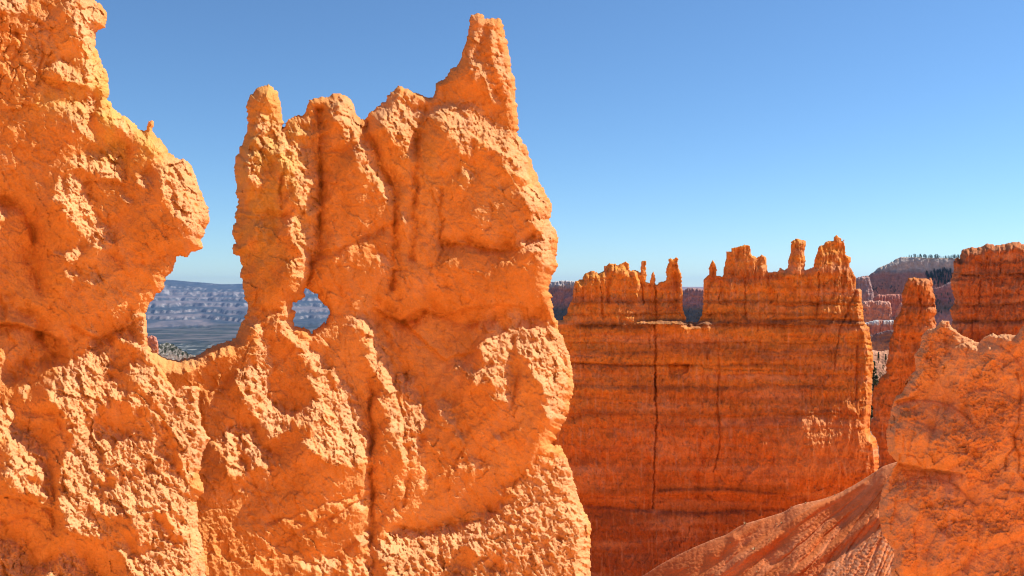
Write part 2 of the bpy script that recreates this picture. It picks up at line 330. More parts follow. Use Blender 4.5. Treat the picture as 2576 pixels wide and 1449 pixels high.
def left_extra(X, Y):
    h = 70 * sstep(860, 1500, Y) + 26 * np.exp(-((X - 420) / 90)**2 - ((Y - 540) / 130)**2) + 30 * np.exp(-((X - 215) / 70)**2 - ((Y - 520) / 110)**2)
    h = h - 34 * np.exp(-((Y - 850 - .1 * X) / 60)**2) * (X < 1e9) - 40 * np.exp(-((X - 40) / 70)**2 - ((Y - 640) / 120)**2)
    h = h + 22 * np.exp(-((X - 80) / 110)**2 - ((Y - 250) / 180)**2)
    z = sstep(300, 210, Y + .3 * X) * sstep(165, 130, X) * sstep(28, 45, Y)
    f1, f2, cid = voronoi((X + 22 * fbm(X / 40, Y / 40, 4, 15)) / 30, (Y + 30 * fbm(X / 40, Y / 40 + 5, 4, 16)) / 62, 17)
    h = h + z * (7 * (sstep(0, .08, f2 - f1) - 1) * sstep(-.3, .2, fbm(X / 40, Y / 40, 3, 18)) + 12 * (cid - .5) * sstep(0, .25, f2 - f1))
    return h
ROCK = np.array((.78, .32, .088))
LIT_PALE = (.84, .52, .29); YEL = (.76, .44, .11); RED = (.64, .19, .045); PINK = (.78, .38, .18); GREY = (.42, .24, .16)
def near_col(seed, yel):
    def c(X, Y, L):
        C = np.broadcast_to(ROCK, X.shape + (3,)).copy()
        C = mixc(C, (.84, .385, .125), sstep(-.2, .5, fbm(X / 160, Y / 200, 4, seed)))
        C = mixc(C, RED, .24 * sstep(.05, .6, fbm(X / 90, Y / 70, 4, seed + 4)))
        C = mixc(C, PINK, .4 * sstep(0, .5, fbm(X / 70, Y / 110, 4, seed + 9)))
        C = mixc(C, LIT_PALE, .34 * blur(L, 1.0))          # sunlight painted into the pigment: paler on the traced lit patches
        for (cx, cy, rx, ry, a) in yel:
            C = mixc(C, YEL, a * np.exp(-((X - cx) / rx)**2 - ((Y - cy) / ry)**2) * sstep(-.5, .3, fbm(X / 50, Y / 60, 3, seed + 12)))
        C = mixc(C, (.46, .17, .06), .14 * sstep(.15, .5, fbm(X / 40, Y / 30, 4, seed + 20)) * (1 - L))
        return C
    return c
S = 2.0
DEBUG = False
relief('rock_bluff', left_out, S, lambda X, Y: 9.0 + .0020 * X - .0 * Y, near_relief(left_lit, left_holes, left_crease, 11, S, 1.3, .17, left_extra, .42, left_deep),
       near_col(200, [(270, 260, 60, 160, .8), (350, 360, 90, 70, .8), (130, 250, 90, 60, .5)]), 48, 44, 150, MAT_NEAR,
       parts=[('base', None), ('overhang', tr([(300, 640), (480, 560), (700, 600), (1100, 800), (1100, 1300), (880, 1330), (560, 1280), (430, 900)], '1')),
              ('block', [(-200, -100), (300, -100), (300, 75), (236, 90), (230, 150), (160, 160), (120, 40), (-200, 60)])],
       ragged=(8, 22, 1), label='massive orange rock bluff with rounded overhang filling the left edge of the view', cat='rock formation', skirt=4)

# fin with the windows ---------------------------------------------
fin_out = [(285, 1600), (285, 860)] + tr([(745, 290), (770, 320), (810, 345), (860, 362), (960, 350), (1010, 335), (1045, 300), (1100, 285), (1170, 260), (1205, 215), (1215, 170), (1235, 140), (1250, 100), (1245, 75), (1225, 30)], '3') + \
    tr([(1222, 1420), (1210, 1380), (1215, 1340), (1205, 1290), (1175, 1280), (1170, 1250), (1188, 1215), (1172, 1180), (1170, 1150), (1185, 1120), (1185, 1070), (1200, 1010), (1187, 950), (1180, 860), (1185, 800), (1200, 760), (1220, 720), (1235, 670), (1250, 620), (1245, 590), (1240, 540), (1250, 500), (1275, 465), (1310, 435), (1350, 422)], '1') + \
    tr([(300, 435), (325, 470), (335, 500), (343, 550), (350, 610), (355, 645), (362, 615), (395, 595), (425, 578), (455, 575), (470, 530), (480, 500), (510, 492), (560, 490), (585, 480), (600, 463), (635, 475), (670, 475), (685, 500), (705, 530), (720, 575), (745, 600), (765, 600), (775, 575), (830, 535), (860, 510), (880, 480), (910, 450), (930, 432), (955, 438), (985, 455), (1040, 475), (1080, 490), (1105, 492), (1115, 450), (1130, 410), (1170, 395), (1190, 350), (1215, 335), (1250, 285), (1265, 235), (1280, 190), (1285, 130), (1295, 80), (1330, 64), (1340, 72), (1362, 80), (1365, 90), (1430, 92), (1450, 105), (1460, 150), (1480, 210), (1490, 290), (1500, 370), (1515, 400), (1522, 440), (1520, 500), (1533, 570), (1533, 680), (1560, 720), (1590, 770), (1610, 850), (1640, 920), (1680, 980), (1700, 1020), (1700, 1060), (1690, 1110), (1720, 1160), (1738, 1190), (1735, 1230), (1725, 1260), (1730, 1340), (1710, 1380), (1690, 1420)], '2') + \
    tr([(133, 460), (135, 530), (150, 600), (165, 650), (165, 700), (170, 750), (205, 800), (225, 880), (260, 970), (290, 1050), (315, 1150), (330, 1240), (340, 1320), (330, 1390), (310, 1449)], '5') + \
    tr([(1520, 620), (1490, 690), (1460, 740), (1440, 785), (1480, 800), (1510, 860), (1530, 920), (1555, 990), (1570, 1060), (1600, 1120), (1625, 1170), (1635, 1200), (1625, 1280), (1630, 1449)], '4') + [(1490, 1600)]
fin_hole = tr([(2090, 405), (2130, 440), (2180, 485), (2230, 492), (2250, 570), (2300, 610), (2340, 620), (2370, 680), (2378, 710), (2350, 770), (2320, 830), (2270, 870), (2220, 900), (2180, 915), (2150, 960), (2110, 925), (2060, 905), (2010, 905), (1950, 890), (1945, 820), (1935, 700), (1925, 650), (1930, 590), (1990, 590), (2030, 560), (2070, 510), (2080, 460)], 'w')
fin_lit = [tr(p, '2') for p in [
    [(220, 560), (330, 570), (350, 680), (400, 720), (480, 760), (520, 800), (540, 950), (520, 1100), (470, 1100), (430, 1050), (420, 950), (380, 830), (330, 780), (250, 720), (190, 700)],
    [(140, 760), (200, 730), (260, 780), (270, 900), (240, 980), (180, 880)], [(180, 1110), (210, 1090), (290, 1200), (270, 1260), (230, 1210)],
    [(350, 1110), (430, 1080), (520, 1130), (520, 1260), (460, 1330), (420, 1250), (380, 1180)], [(400, 1290), (470, 1300), (470, 1449), (400, 1440)],
    [(360, 620), (450, 580), (510, 600), (510, 680), (440, 680), (380, 680)],
    [(590, 500), (680, 500), (720, 580), (760, 650), (820, 780), (900, 940), (905, 1060), (860, 1020), (790, 900), (700, 750), (730, 700), (650, 690), (690, 640), (610, 600), (570, 540)],
    [(820, 1290), (900, 1250), (900, 1350), (850, 1380)], [(780, 590), (860, 520), (940, 440), (1000, 480), (1050, 560), (1020, 700), (1005, 870), (980, 800), (880, 660), (820, 590)],
    [(910, 1050), (980, 1080), (970, 1130), (920, 1110)],
    [(1040, 560), (1180, 510), (1310, 490), (1360, 580), (1450, 620), (1540, 700), (1600, 850), (1620, 980), (1560, 900), (1480, 860), (1400, 760), (1300, 680), (1290, 800), (1230, 760), (1150, 620), (1080, 590)],
    [(1290, 200), (1330, 110), (1350, 180), (1330, 290), (1400, 380), (1450, 540), (1400, 500), (1330, 400), (1280, 300)],
    [(1400, 120), (1440, 110), (1450, 200), (1470, 300), (1500, 400), (1520, 520), (1480, 500), (1440, 400), (1400, 280)],
    [(1220, 840), (1330, 880), (1290, 910), (1300, 1000), (1260, 950)], [(1430, 900), (1470, 960), (1470, 1000), (1440, 960)],
    [(1540, 940), (1640, 960), (1700, 1050), (1720, 1160), (1720, 1300), (1690, 1400), (1640, 1340), (1620, 1180), (1600, 1080), (1560, 1000)],
    [(1560, 1190), (1640, 1240), (1600, 1280), (1550, 1230)]]] + [tr(p, '3') for p in [
    [(1285, 125), (1320, 130), (1330, 220), (1360, 280), (1375, 400), (1350, 480), (1370, 590), (1500, 620), (1600, 560), (1640, 500), (1700, 560), (1717, 760), (1640, 700), (1500, 690), (1420, 720), (1390, 780), (1330, 720), (1260, 620), (1200, 520), (1190, 410), (1260, 380), (1300, 320), (1290, 220), (1270, 170)],
    [(1160, 690), (1220, 670), (1280, 720), (1300, 790), (1380, 820), (1370, 900), (1280, 910), (1280, 950), (1160, 940), (1140, 860), (1100, 800), (1060, 750), (1130, 740)],
    [(1180, 1030), (1280, 980), (1240, 1060)], [(1060, 470), (1130, 470), (1120, 520), (1080, 520)]]] + [tr(p, '4') for p in [
    [(60, 210), (90, 90), (120, 90), (130, 200), (200, 260), (320, 390), (400, 480), (480, 630), (525, 780), (515, 900), (440, 850), (380, 860), (330, 800), (250, 700), (290, 600), (260, 500), (190, 450), (240, 400), (170, 330), (130, 260)],
    [(170, 780), (290, 690), (440, 720), (500, 860), (450, 900), (300, 860), (230, 830)],
    [(420, 160), (520, 90), (540, 200), (600, 290), (640, 400), (660, 540), (700, 700), (705, 930), (680, 900), (660, 760), (600, 720), (640, 640), (530, 560), (590, 500), (530, 400), (500, 330), (520, 290), (470, 200)],
    [(660, 440), (700, 410), (770, 510), (780, 600), (860, 710), (760, 730), (800, 850), (815, 960), (780, 1040), (740, 800), (700, 620)],
    [(830, 540), (920, 580), (1000, 740), (980, 800), (920, 700), (850, 600)],
    [(1060, 290), (1150, 200), (1200, 220), (1260, 160), (1400, 150), (1480, 240), (1530, 400), (1530, 520), (1480, 500), (1400, 560), (1360, 450), (1310, 350), (1240, 260), (1220, 340), (1240, 480), (1150, 490), (1080, 420)],
    [(940, 350), (1010, 360), (1080, 470), (1230, 500), (1220, 600), (1170, 560), (1080, 500), (1000, 430)], [(1380, 400), (1500, 480), (1510, 600), (1440, 700), (1400, 640), (1380, 540)],
    [(1140, 700), (1190, 760), (1170, 830)], [(1210, 780), (1260, 760), (1240, 850)], [(1320, 740), (1370, 720), (1370, 770), (1330, 780)], [(960, 900), (1040, 830), (1085, 890), (1060, 930), (990, 930)],
    [(950, 1170), (1050, 1120), (1130, 1140), (1200, 1080), (1330, 900), (1390, 840), (1490, 850), (1540, 950), (1590, 1110), (1630, 1200), (1620, 1449), (1620, 1800), (600, 1800), (600, 1449), (560, 1300), (640, 1210), (760, 1230), (870, 1200)],
    [(1170, 930), (1200, 960), (1190, 1080), (1160, 1020)], [(150, 1380), (240, 1350), (370, 1360), (330, 1449), (200, 1420)], [(430, 1080), (500, 1040), (510, 1110), (440, 1160)], [(440, 1270), (490, 1200), (530, 1250), (460, 1320)],
    [(600, 1140), (670, 1100), (680, 1160), (620, 1160)], [(640, 1000), (690, 960), (700, 1050)], [(400, 1400), (480, 1350), (560, 1449), (400, 1449)], [(1210, 130), (1230, 80), (1260, 100), (1290, 170), (1220, 150)]]]
fin_holes = [tr(p, '3') for p in [[(1180, 790), (1240, 800), (1270, 870), (1200, 880)]]] + [tr(p, '4') for p in [[(950, 1290), (1020, 1300), (1040, 1380), (1010, 1430), (960, 1400)], [(1130, 1330), (1200, 1330), (1190, 1420), (1140, 1420)], [(270, 360), (330, 430), (370, 520), (320, 500)], [(1070, 470), (1150, 500), (1130, 560)]]]
fin_crease = [(tr([(540, 560), (535, 700), (545, 900), (535, 1050), (535, 1250), (460, 1449)], '2'), 7, 22), (tr([(768, 600), (780, 680), (850, 850), (900, 930), (912, 1050), (912, 1200), (905, 1449)], '2'), 7, 20),
    (tr([(1050, 560), (1025, 700), (1015, 900), (1010, 1100), (1000, 1300)], '2'), 7, 18), (tr([(1140, 960), (1150, 1100), (1140, 1300)], '2'), 5, 12), (tr([(480, 1260), (560, 1290), (680, 1230), (800, 1170), (910, 1130)], '2'), 9, 10),
    (tr([(1150, 1220), (1280, 1220), (1400, 1250), (1520, 1240), (1600, 1190)], '2'), 14, 24), (tr([(1030, 850), (1100, 890), (1230, 870)], '2'), 8, 8), (tr([(350, 640), (380, 760), (340, 900), (345, 1040)], '2'), 5, 12),
    (tr([(120, 1050), (220, 1080), (330, 1080), (440, 1060)], '2'), 9, 12), (tr([(510, 620), (520, 800)], '2'), 4, 8), (tr([(540, 760), (640, 770), (700, 740)], '2'), 4, 6),
    (tr([(525, 90), (600, 250), (660, 330), (690, 440)], '4'), 9, 14), (tr([(525, 470), (525, 900), (530, 1150), (520, 1300)], '4'), 6, 20), (tr([(690, 440), (690, 700), (715, 900), (690, 1100)], '4'), 5, 12),
    (tr([(550, 60), (640, 160), (740, 160), (820, 80), (940, 170), (1040, 180), (1150, 150)], '4'), 13, 20), (tr([(1240, 240), (1255, 480), (1230, 600)], '4'), 5, 9), (tr([(0, 1180), (200, 1120), (440, 1040), (520, 1000)], '4'), 7, 8),
    (tr([(60, 1290), (140, 1180), (250, 1190)], '4'), 8, 9), (tr([(940, 890), (1000, 800), (1040, 760)], '4'), 4, 8), (tr([(920, 1180), (700, 1200), (640, 1240)], '4'), 12, 12), (tr([(1240, 1000), (1330, 890), (1420, 800), (1450, 780)], '4'), 8, 12)]
def bump2(X, Y, cx, cy, rx, ry, a, rot=0):
    c, s_ = math.cos(rot), math.sin(rot); dx = X - cx; dy = Y - cy; u = (dx * c + dy * s_) / rx; v = (-dx * s_ + dy * c) / ry
    return a * np.sqrt(np.clip(1 - u * u - v * v, 0, 1))
def fin_deep(X, Y):
    return (under(X, Y, [(945, 775), (1005, 806), (1060, 775), (1110, 790), (1180, 775), (1250, 762), (1300, 770)], 34, 50, 511) + under(X, Y, [(1115, 612), (1180, 612), (1240, 628), (1310, 620), (1350, 596)], 20, 26, 512)
            + under(X, Y, [(790, 640), (850, 622), (900, 600), (975, 566)], 13, 24, 513) + under(X, Y, [(1010, 800), (1120, 905), (1200, 880)], 14, 60, 514) + under(X, Y, [(990, 1318), (1050, 1330), (1150, 1312), (1210, 1300)], 16, 30, 515)
            + pit(X, Y, 1095, 860, 55, 50, 14) + pit(X, Y, 745, 900, 40, 40, 8) + under(X, Y, [(595, 535), (650, 545), (700, 540), (750, 535)], 11, 22, 516) + under(X, Y, [(700, 1360), (760, 1330), (850, 1290), (925, 1240)], 13, 26, 517)
            + under(X, Y, [(610, 765), (660, 770), (730, 760)], 10, 20, 518) + pit(X, Y, 690, 783, 14, 10, 16))
def fin_extra(X, Y):
    h = 90 * sstep(900, 1560, Y) - 20 * sstep(780, 700, Y) * 0
    # waist under the heads, bulging heads and swelling bases
    h = h - 26 * np.exp(-((Y - 800) / 45)**2) * sstep(720, 800, X)
    for a in [(700, 520, 90, 280, 24, 0), (700, 700, 70, 90, 10, 0), (880, 480, 95, 290, 28, .12), (860, 680, 100, 110, 14, 0), (1010, 420, 60, 170, 20, -.1), (1210, 560, 190, 260, 30, -.5), (1240, 680, 130, 90, 20, .1), (1010, 740, 60, 60, 18, 0),
              (1160, 620, 80, 60, 14, 0), (1330, 660, 60, 90, 18, 0), (770, 1100, 160, 300, 40, -.25), (950, 1050, 60, 260, 24, -.22), (1300, 1000, 140, 190, 32, -.2), (1150, 1050, 120, 200, 14, -.3), (760, 1290, 60, 55, 14, .3), (900, 1330, 70, 60, 14, .2), (640, 1000, 70, 120, 0, 0)]:
        h = h + bump2(X, Y, *a[:5], a[5])
    # scooped bowl under the slender pillar
    h = h - 34 * np.exp(-((X - 735) / 42)**2 - ((Y - 970) / 65)**2) - 22 * np.exp(-((X - 560) / 45)**2 - ((Y - 1030) / 70)**2)
    h = h - 22 * np.exp(-((X - 1100) / 70)**2 - ((Y - 900) / 90)**2) + 44 * np.exp(-((X - 470) / 120)**2) * sstep(1000, 890, Y)
    return h
V_ = 'v'
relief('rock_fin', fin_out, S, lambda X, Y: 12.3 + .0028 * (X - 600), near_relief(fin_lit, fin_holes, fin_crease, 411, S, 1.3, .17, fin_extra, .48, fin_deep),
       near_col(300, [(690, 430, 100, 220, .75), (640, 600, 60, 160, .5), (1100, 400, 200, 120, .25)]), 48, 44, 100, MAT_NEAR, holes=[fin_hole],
       parts=[('base', None), ('slender_pillar', [(560, 200), (712, 200), (717, 320), (800, 270), (803, 640), (770, 700), (745, 780), (600, 790), (570, 600)]),
              ('pillar', [(712, 322), (760, 230), (890, 220), (920, 310), (992, 460), (992, 700), (960, 770), (800, 790), (765, 700), (806, 620), (803, 300)]),
              ('shoulder', [(921, 300), (1010, 200), (1086, 240), (1060, 330), (1048, 480), (1040, 700), (1010, 800), (965, 770), (994, 600), (988, 450)]),
              ('tower_head', [(1086, 246), (1310, 230), (1450, 560), (1410, 760), (1300, 760), (1200, 800), (1020, 800), (1040, 700), (1050, 450), (1062, 330)]),
              ('spire', [(1080, 246), (1170, 10), (1290, 10), (1320, 330), (1240, 300), (1190, 245)])],
       rfun=lambda X, Y: 1 - .8 * sstep(620, 560, X) * sstep(830, 870, Y), ragged=(8, 20, 7), label='tall orange rock fin with a small window, a slender pillar and a pointed spire', cat='rock formation', skirt=5)

# ------------------------------------------------------------------ banded walls on the right
STR = [(.0, .0)]
def strata(X, Y, seed, bands, wob=8):
    """bands: (py, width, depth) recesses; returns relief in outline units"""
    yy = Y + wob * fbm(X / 180, Y / 400, 3, seed) + 5.5 * fbm(X / 16, Y / 30, 4, seed + 3, .65)
    h = 0; k = .35 + .9 * sstep(-.4, .4, fbm(X / 90, Y / 20, 3, seed + 4))
    for py, wd, dp in bands: h = h - dp * k * 1.2 * (yy > py) * np.exp(-np.clip(yy - py, 0, 999) / (wd * 1.8)) * sstep(-1.5, 1.5, yy - py)
    r = np.random.RandomState(seed); t = np.arange(500, 1700, 1.0); z = np.zeros_like(t)
    for sc_, a in ((60, 5.5), (24, 2.4), (9, .8)):
        kn = np.arange(500, 1700 + sc_, sc_); z += np.interp(t, kn, r.uniform(-a, a, len(kn)))
    return h + np.interp(yy, t, z), yy
def wall_relief(seed, bands, cracks, flute=3.0, lump=20, top=None):
    def f(X, Y, d):
        h, yy = strata(X, Y, seed, bands)
        up = sstep(840, 740, Y)
        h = h + flute * (.75 + .9 * up) * ridged(X / 11 + 1.5 * fbm(X / 40, Y / 60, 2, seed + 1), Y / 75, 3, seed + 5, .6)
        h = h + 2.6 * ridged(X / 6, Y / 22, 2, seed + 8, .6) + lump * fbm(X / 120, Y / 260, 3, seed + 11) + 14 * ridged(X / 75 + .5 * fbm(X / 90, Y / 90, 3, seed + 12), Y / 420, 3, seed + 13) + 3 * fbm(X / 30, Y / 50, 3, seed + 15)
        f1, f2, cid = voronoi((X + 4 * fbm(X / 20, Y / 20, 2, seed + 6)) / 34, Y / 75, seed + 17)
        h = h + 1.6 * (sstep(0, .06, f2 - f1) - 1) + 5.0 * (cid - .5) * sstep(0, .3, f2 - f1)
        h = h + 3.2 * facets((X + 5 * fbm(X / 20, Y / 20, 3, seed + 30)) / 22, Y / 34, seed + 31) + 1.8 * facets(X / 9, (Y + 3 * fbm(X / 12, Y / 12, 2, seed + 32)) / 15, seed + 33) + .9 * fbm(X / 5, Y / 8, 2, seed + 34, .8)
        f1, f2, cid = voronoi((X + 3 * fbm(X / 9, Y / 9, 2, seed + 18)) / 8, Y / 19, seed + 19); h = h - 5.5 * np.clip(1 - f1 / .4, 0, 1) * (cid < .3) * sstep(-.3, .3, fbm(X / 60, Y / 30, 3, seed + 20))
        for pts, wd, dp in cracks:
            dl = lindist(X + 6 * fbm(X / 26, Y / 22, 4, seed + 7, .65), Y, pts); h = h - dp * np.exp(-(dl / (wd * (1 + .7 * fbm(X / 30, Y / 18, 2, seed + 9))))**2)
        if top: h = h + top(X, Y)
        return h, yy
    return f
def wall_col(seed, dark, ora=(.87, .325, .055), low=(.84, .25, .05), y_low=(900, 1150)):
    def c(X, Y, yy):
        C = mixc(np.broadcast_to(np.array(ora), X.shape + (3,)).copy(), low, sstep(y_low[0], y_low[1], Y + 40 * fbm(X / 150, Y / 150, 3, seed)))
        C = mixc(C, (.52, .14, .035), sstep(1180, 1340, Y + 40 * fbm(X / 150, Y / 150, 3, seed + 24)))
        C = mixc(C, (.80, .36, .17), .65 * sstep(-.1, .5, fbm(X / 260, yy / 30, 4, seed + 1)))
        C = mixc(C, (.46, .13, .04), .5 * sstep(.0, .45, fbm(X / 300 + 4, yy / 60, 3, seed + 21)))
        C = mixc(C, (.86, .46, .26), .35 * sstep(.1, .5, fbm(X / 7, Y / 70, 4, seed + 22)))
        C = mixc(C, (.50, .13, .04), .5 * sstep(.0, .6, fbm(X / 200, yy / 14, 3, seed + 2)))
        C = mixc(C, (.20, .08, .04), .55 * sstep(.15, .55, fbm(X / 7, Y / 14, 4, seed + 3, .65)))
        C = mixc(C, (.90, .37, .12), .6 * np.clip(bump2(X, Y, 2070, 1130, 130, 80, 1.3), 0, 1)) if y_low[0] == 900 else C
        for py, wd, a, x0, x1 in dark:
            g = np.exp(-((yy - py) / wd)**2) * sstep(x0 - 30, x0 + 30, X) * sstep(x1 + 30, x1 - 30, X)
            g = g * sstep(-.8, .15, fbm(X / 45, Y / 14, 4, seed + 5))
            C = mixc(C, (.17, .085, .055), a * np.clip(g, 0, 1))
        return C
    return c
wall_out = [(1020, 1600), (1050, 1000), (1075, 880), (1120, 800), (1150, 770), (1200, 765), (1240, 740), (1275, 745), (1300, 790), (1350, 806)] + tr([(175, 787), (245, 780), (255, 745), (280, 735), (290, 680), (310, 630), (330, 600), (335, 520), (345, 460), (380, 445), (410, 440), (415, 420), (425, 400), (445, 385), (490, 368), (530, 380), (550, 400), (555, 385), (590, 370), (592, 325), (615, 325), (630, 308), (690, 312), (700, 325), (745, 305), (770, 290), (800, 310), (803, 370), (850, 358), (885, 380), (895, 400), (898, 340), (905, 290), (925, 283), (943, 290), (940, 360), (948, 400), (940, 465), (970, 475), (985, 420), (1000, 370), (1012, 385), (1020, 450), (1022, 490), (1060, 462), (1110, 450), (1115, 420), (1108, 380), (1120, 320), (1135, 300), (1130, 270), (1150, 265), (1165, 272), (1190, 258), (1212, 262), (1205, 300), (1215, 350), (1235, 390), (1240, 430), (1240, 490), (1250, 560), (1245, 640), (1250, 700), (1275, 755), (1278, 795), (1370, 798), (1380, 790), (1410, 740), (1415, 690), (1420, 610), (1425, 440), (1445, 415), (1470, 405), (1467, 350), (1480, 310), (1497, 278), (1520, 310), (1535, 350), (1530, 410), (1560, 412), (1588, 420), (1590, 370), (1600, 320), (1610, 270), (1612, 210), (1650, 208), (1655, 240), (1658, 180), (1700, 170), (1740, 160), (1770, 150), (1810, 160), (1815, 200), (1825, 240), (1860, 248), (1862, 275), (1880, 250), (1910, 236), (1945, 250), (1952, 320), (1957, 385), (2000, 378)], '5') + \
    tr([(0, 375), (40, 375), (55, 340), (90, 365), (120, 345), (125, 280), (145, 220), (148, 130), (165, 110), (200, 98), (240, 112), (273, 120), (270, 160), (258, 210), (268, 280), (260, 350), (270, 365), (310, 345), (340, 340), (340, 290), (360, 230), (385, 160), (400, 155), (410, 160), (440, 125), (480, 118), (495, 125), (510, 85), (530, 68), (545, 85), (565, 95), (570, 125), (590, 108), (600, 180), (605, 235), (650, 260), (648, 285), (635, 310), (640, 340), (665, 375), (680, 410), (692, 430), (690, 520), (720, 518), (738, 530), (738, 620), (750, 690), (755, 790), (805, 850), (815, 950), (825, 1000), (835, 1100), (840, 1180), (825, 1240), (823, 1449)], '6') + \
    tr([(695, 330), (690, 390), (700, 440), (740, 470), (750, 560), (758, 640), (757, 680), (757, 800), (757, 1879)], '8')
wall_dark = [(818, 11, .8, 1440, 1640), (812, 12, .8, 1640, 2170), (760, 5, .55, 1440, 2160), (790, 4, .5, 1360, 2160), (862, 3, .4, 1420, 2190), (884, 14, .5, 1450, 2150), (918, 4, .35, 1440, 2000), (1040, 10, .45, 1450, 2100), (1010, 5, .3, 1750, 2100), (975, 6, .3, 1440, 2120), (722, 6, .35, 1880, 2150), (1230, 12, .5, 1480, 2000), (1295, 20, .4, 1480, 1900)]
wall_crack = [(tr([(1020, 830), (1022, 960), (1015, 1040), (1020, 1160), (1022, 1300), (1018, 1449)], '5'), 3.0, 16), (tr([(870, 0), (880, 200), (885, 330), (868, 500), (862, 750), (855, 960)], '7'), 2.0, 14), (tr([(1020, 470), (1022, 600), (1025, 800)], '5'), 2.5, 12),
    (tr([(560, 500), (575, 620), (580, 760)], '5'), 2, 8), (tr([(905, 470), (920, 640)], '5'), 2, 10), (tr([(1770, 420), (1770, 740)], '5'), 2, 8), (tr([(1560, 440), (1555, 640)], '5'), 2, 8), (tr([(1440, 960), (1470, 1120), (1440, 1449)], '5'), 7, 9), (tr([(1545, 980), (1550, 1200), (1570, 1449)], '5'), 3, 6),
    (tr([(1325, 0), (1310, 200), (1330, 350), (1330, 540), (1290, 700)], '7'), 2, 9), (tr([(690, 540), (640, 640), (600, 760), (550, 850), (545, 960), (520, 1060), (515, 1200)], '6'), 2, 9), (tr([(380, 380), (375, 600), (360, 760)], '6'), 1.8, 8), (tr([(515, 440), (500, 600)], '6'), 1.5, 6), (tr([(700, 1000), (690, 1449)], '6'), 3, 9),
    (tr([(320, 1140), (600, 1150), (760, 1165), (1000, 1160), (1300, 1155)], '5'), 2, 8), (tr([(1420, 1180), (1600, 1195), (2100, 1200)], '5'), 1.5, 5), (tr([(0, 650), (150, 665), (400, 645), (700, 660)], '6'), 2, 7), (tr([(0, 780), (300, 770), (750, 790)], '6'), 3, 8),
    (tr([(890, 830), (1100, 820), (1400, 820), (1811, 860)], '7'), 5, 9), (tr([(340, 935), (700, 965), (1200, 990), (1811, 960)], '7'), 6, 8), (tr([(1180, 1150), (1300, 1155)], '5'), 3, 10)]
def wall_top(X, Y):
    h = -16 * sstep(815, 803, Y) * 0
    h = h + 34 * sstep(803, 817, Y + 2 * fbm(X / 12, Y / 12, 3, 19)) * np.exp(-np.clip(Y - 817, 0, 999) / 60) * sstep(1585, 1620, X) * sstep(1800, 1775, X)      # the shelf below the gap
    h = h - 14 * sstep(815, 800, Y) * sstep(1590, 1640, X) * sstep(1830, 1780, X)
    h = h + 26 * sstep(1210, 1150, Y) * 0 + 30 * np.exp(-((Y - 1130) / 130)**2) * sstep(1600, 2000, X) - 34 * sstep(1180, 1330, Y)
    h = h - 26 * blur(inpoly(X, Y, tr([(1130, 1155), (1303, 1155), (1290, 1210), (1240, 1240), (1190, 1320), (1150, 1340)], '5')).astype(float), .7) * sstep(960, 925, Y)
    h = h + bump2(X, Y, 2080, 1140, 120, 110, 9) - 10 * np.exp(-((X - 1668) / 14)**2) * sstep(860, 900, Y) * sstep(1020, 980, Y)
    for k_, cx_ in enumerate((1465, 1530, 1700, 1775, 1850, 1935, 2040, 2120)): h = h - 7 * np.exp(-((X - cx_ - 8 * fbm(Y / 60, X * 0 + k_, 2, 71)) / 6)**2) * sstep(805, 740, Y)
    h = h + 10 * sstep(2120, 2160, X) * 0
    return h
wall_bands = [(700, 3, 3), (850, 2, 3), (893, 3, 4), (940, 5, 3), (968, 3, 3), (1075, 6, 3), (1150, 5, 3), (735, 4, 3), (760, 5, 6), (790, 4, 6), (817, 8, 9), (862, 3, 6), (880, 8, 3), (915, 3, 4), (1042, 7, 5), (1010, 4, 2), (1245, 14, 8)]
SW = 1.8
wparts = [('cliff_face', None),
    ('hoodoo', tr([(1100, 455), (1100, 240), (1220, 240), (1262, 560), (1300, 800), (1180, 790), (1180, 640), (1190, 480)], '5')), ('hoodoo', tr([(892, 460), (892, 270), (950, 270), (950, 470)], '5')),
    ('hoodoo', tr([(970, 480), (990, 350), (1018, 360), (1024, 600), (1030, 800), (1000, 800), (990, 600)], '5')), ('hoodoo', tr([(1460, 412), (1460, 260), (1540, 260), (1540, 412)], '5')),
    ('turret', tr([(1586, 385), (1586, 130), (1850, 130), (1850, 372), (1700, 385)], '5')), ('turret', tr([(1852, 375), (1852, 220), (1962, 220), (1962, 385)], '5')),
    ('turret', tr([(118, 350), (118, 80), (280, 80), (275, 365)], '6')), ('turret', tr([(335, 345), (335, 100), (500, 50), (660, 50), (660, 345), (560, 320)], '6')),
    ('turret', tr([(588, 372), (588, 280), (806, 280), (806, 372), (700, 385)], '5'))]
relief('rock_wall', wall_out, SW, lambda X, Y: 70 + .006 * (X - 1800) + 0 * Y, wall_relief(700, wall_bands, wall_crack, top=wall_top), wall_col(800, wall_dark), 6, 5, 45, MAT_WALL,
       parts=wparts, ragged=(2.4, 6, 3), bounds=(1020, 585, 2225, 1500), label='broad banded red rock wall topped with turrets, split by a vertical crack, in the middle distance', cat='rock wall', skirt=20, soft=3)

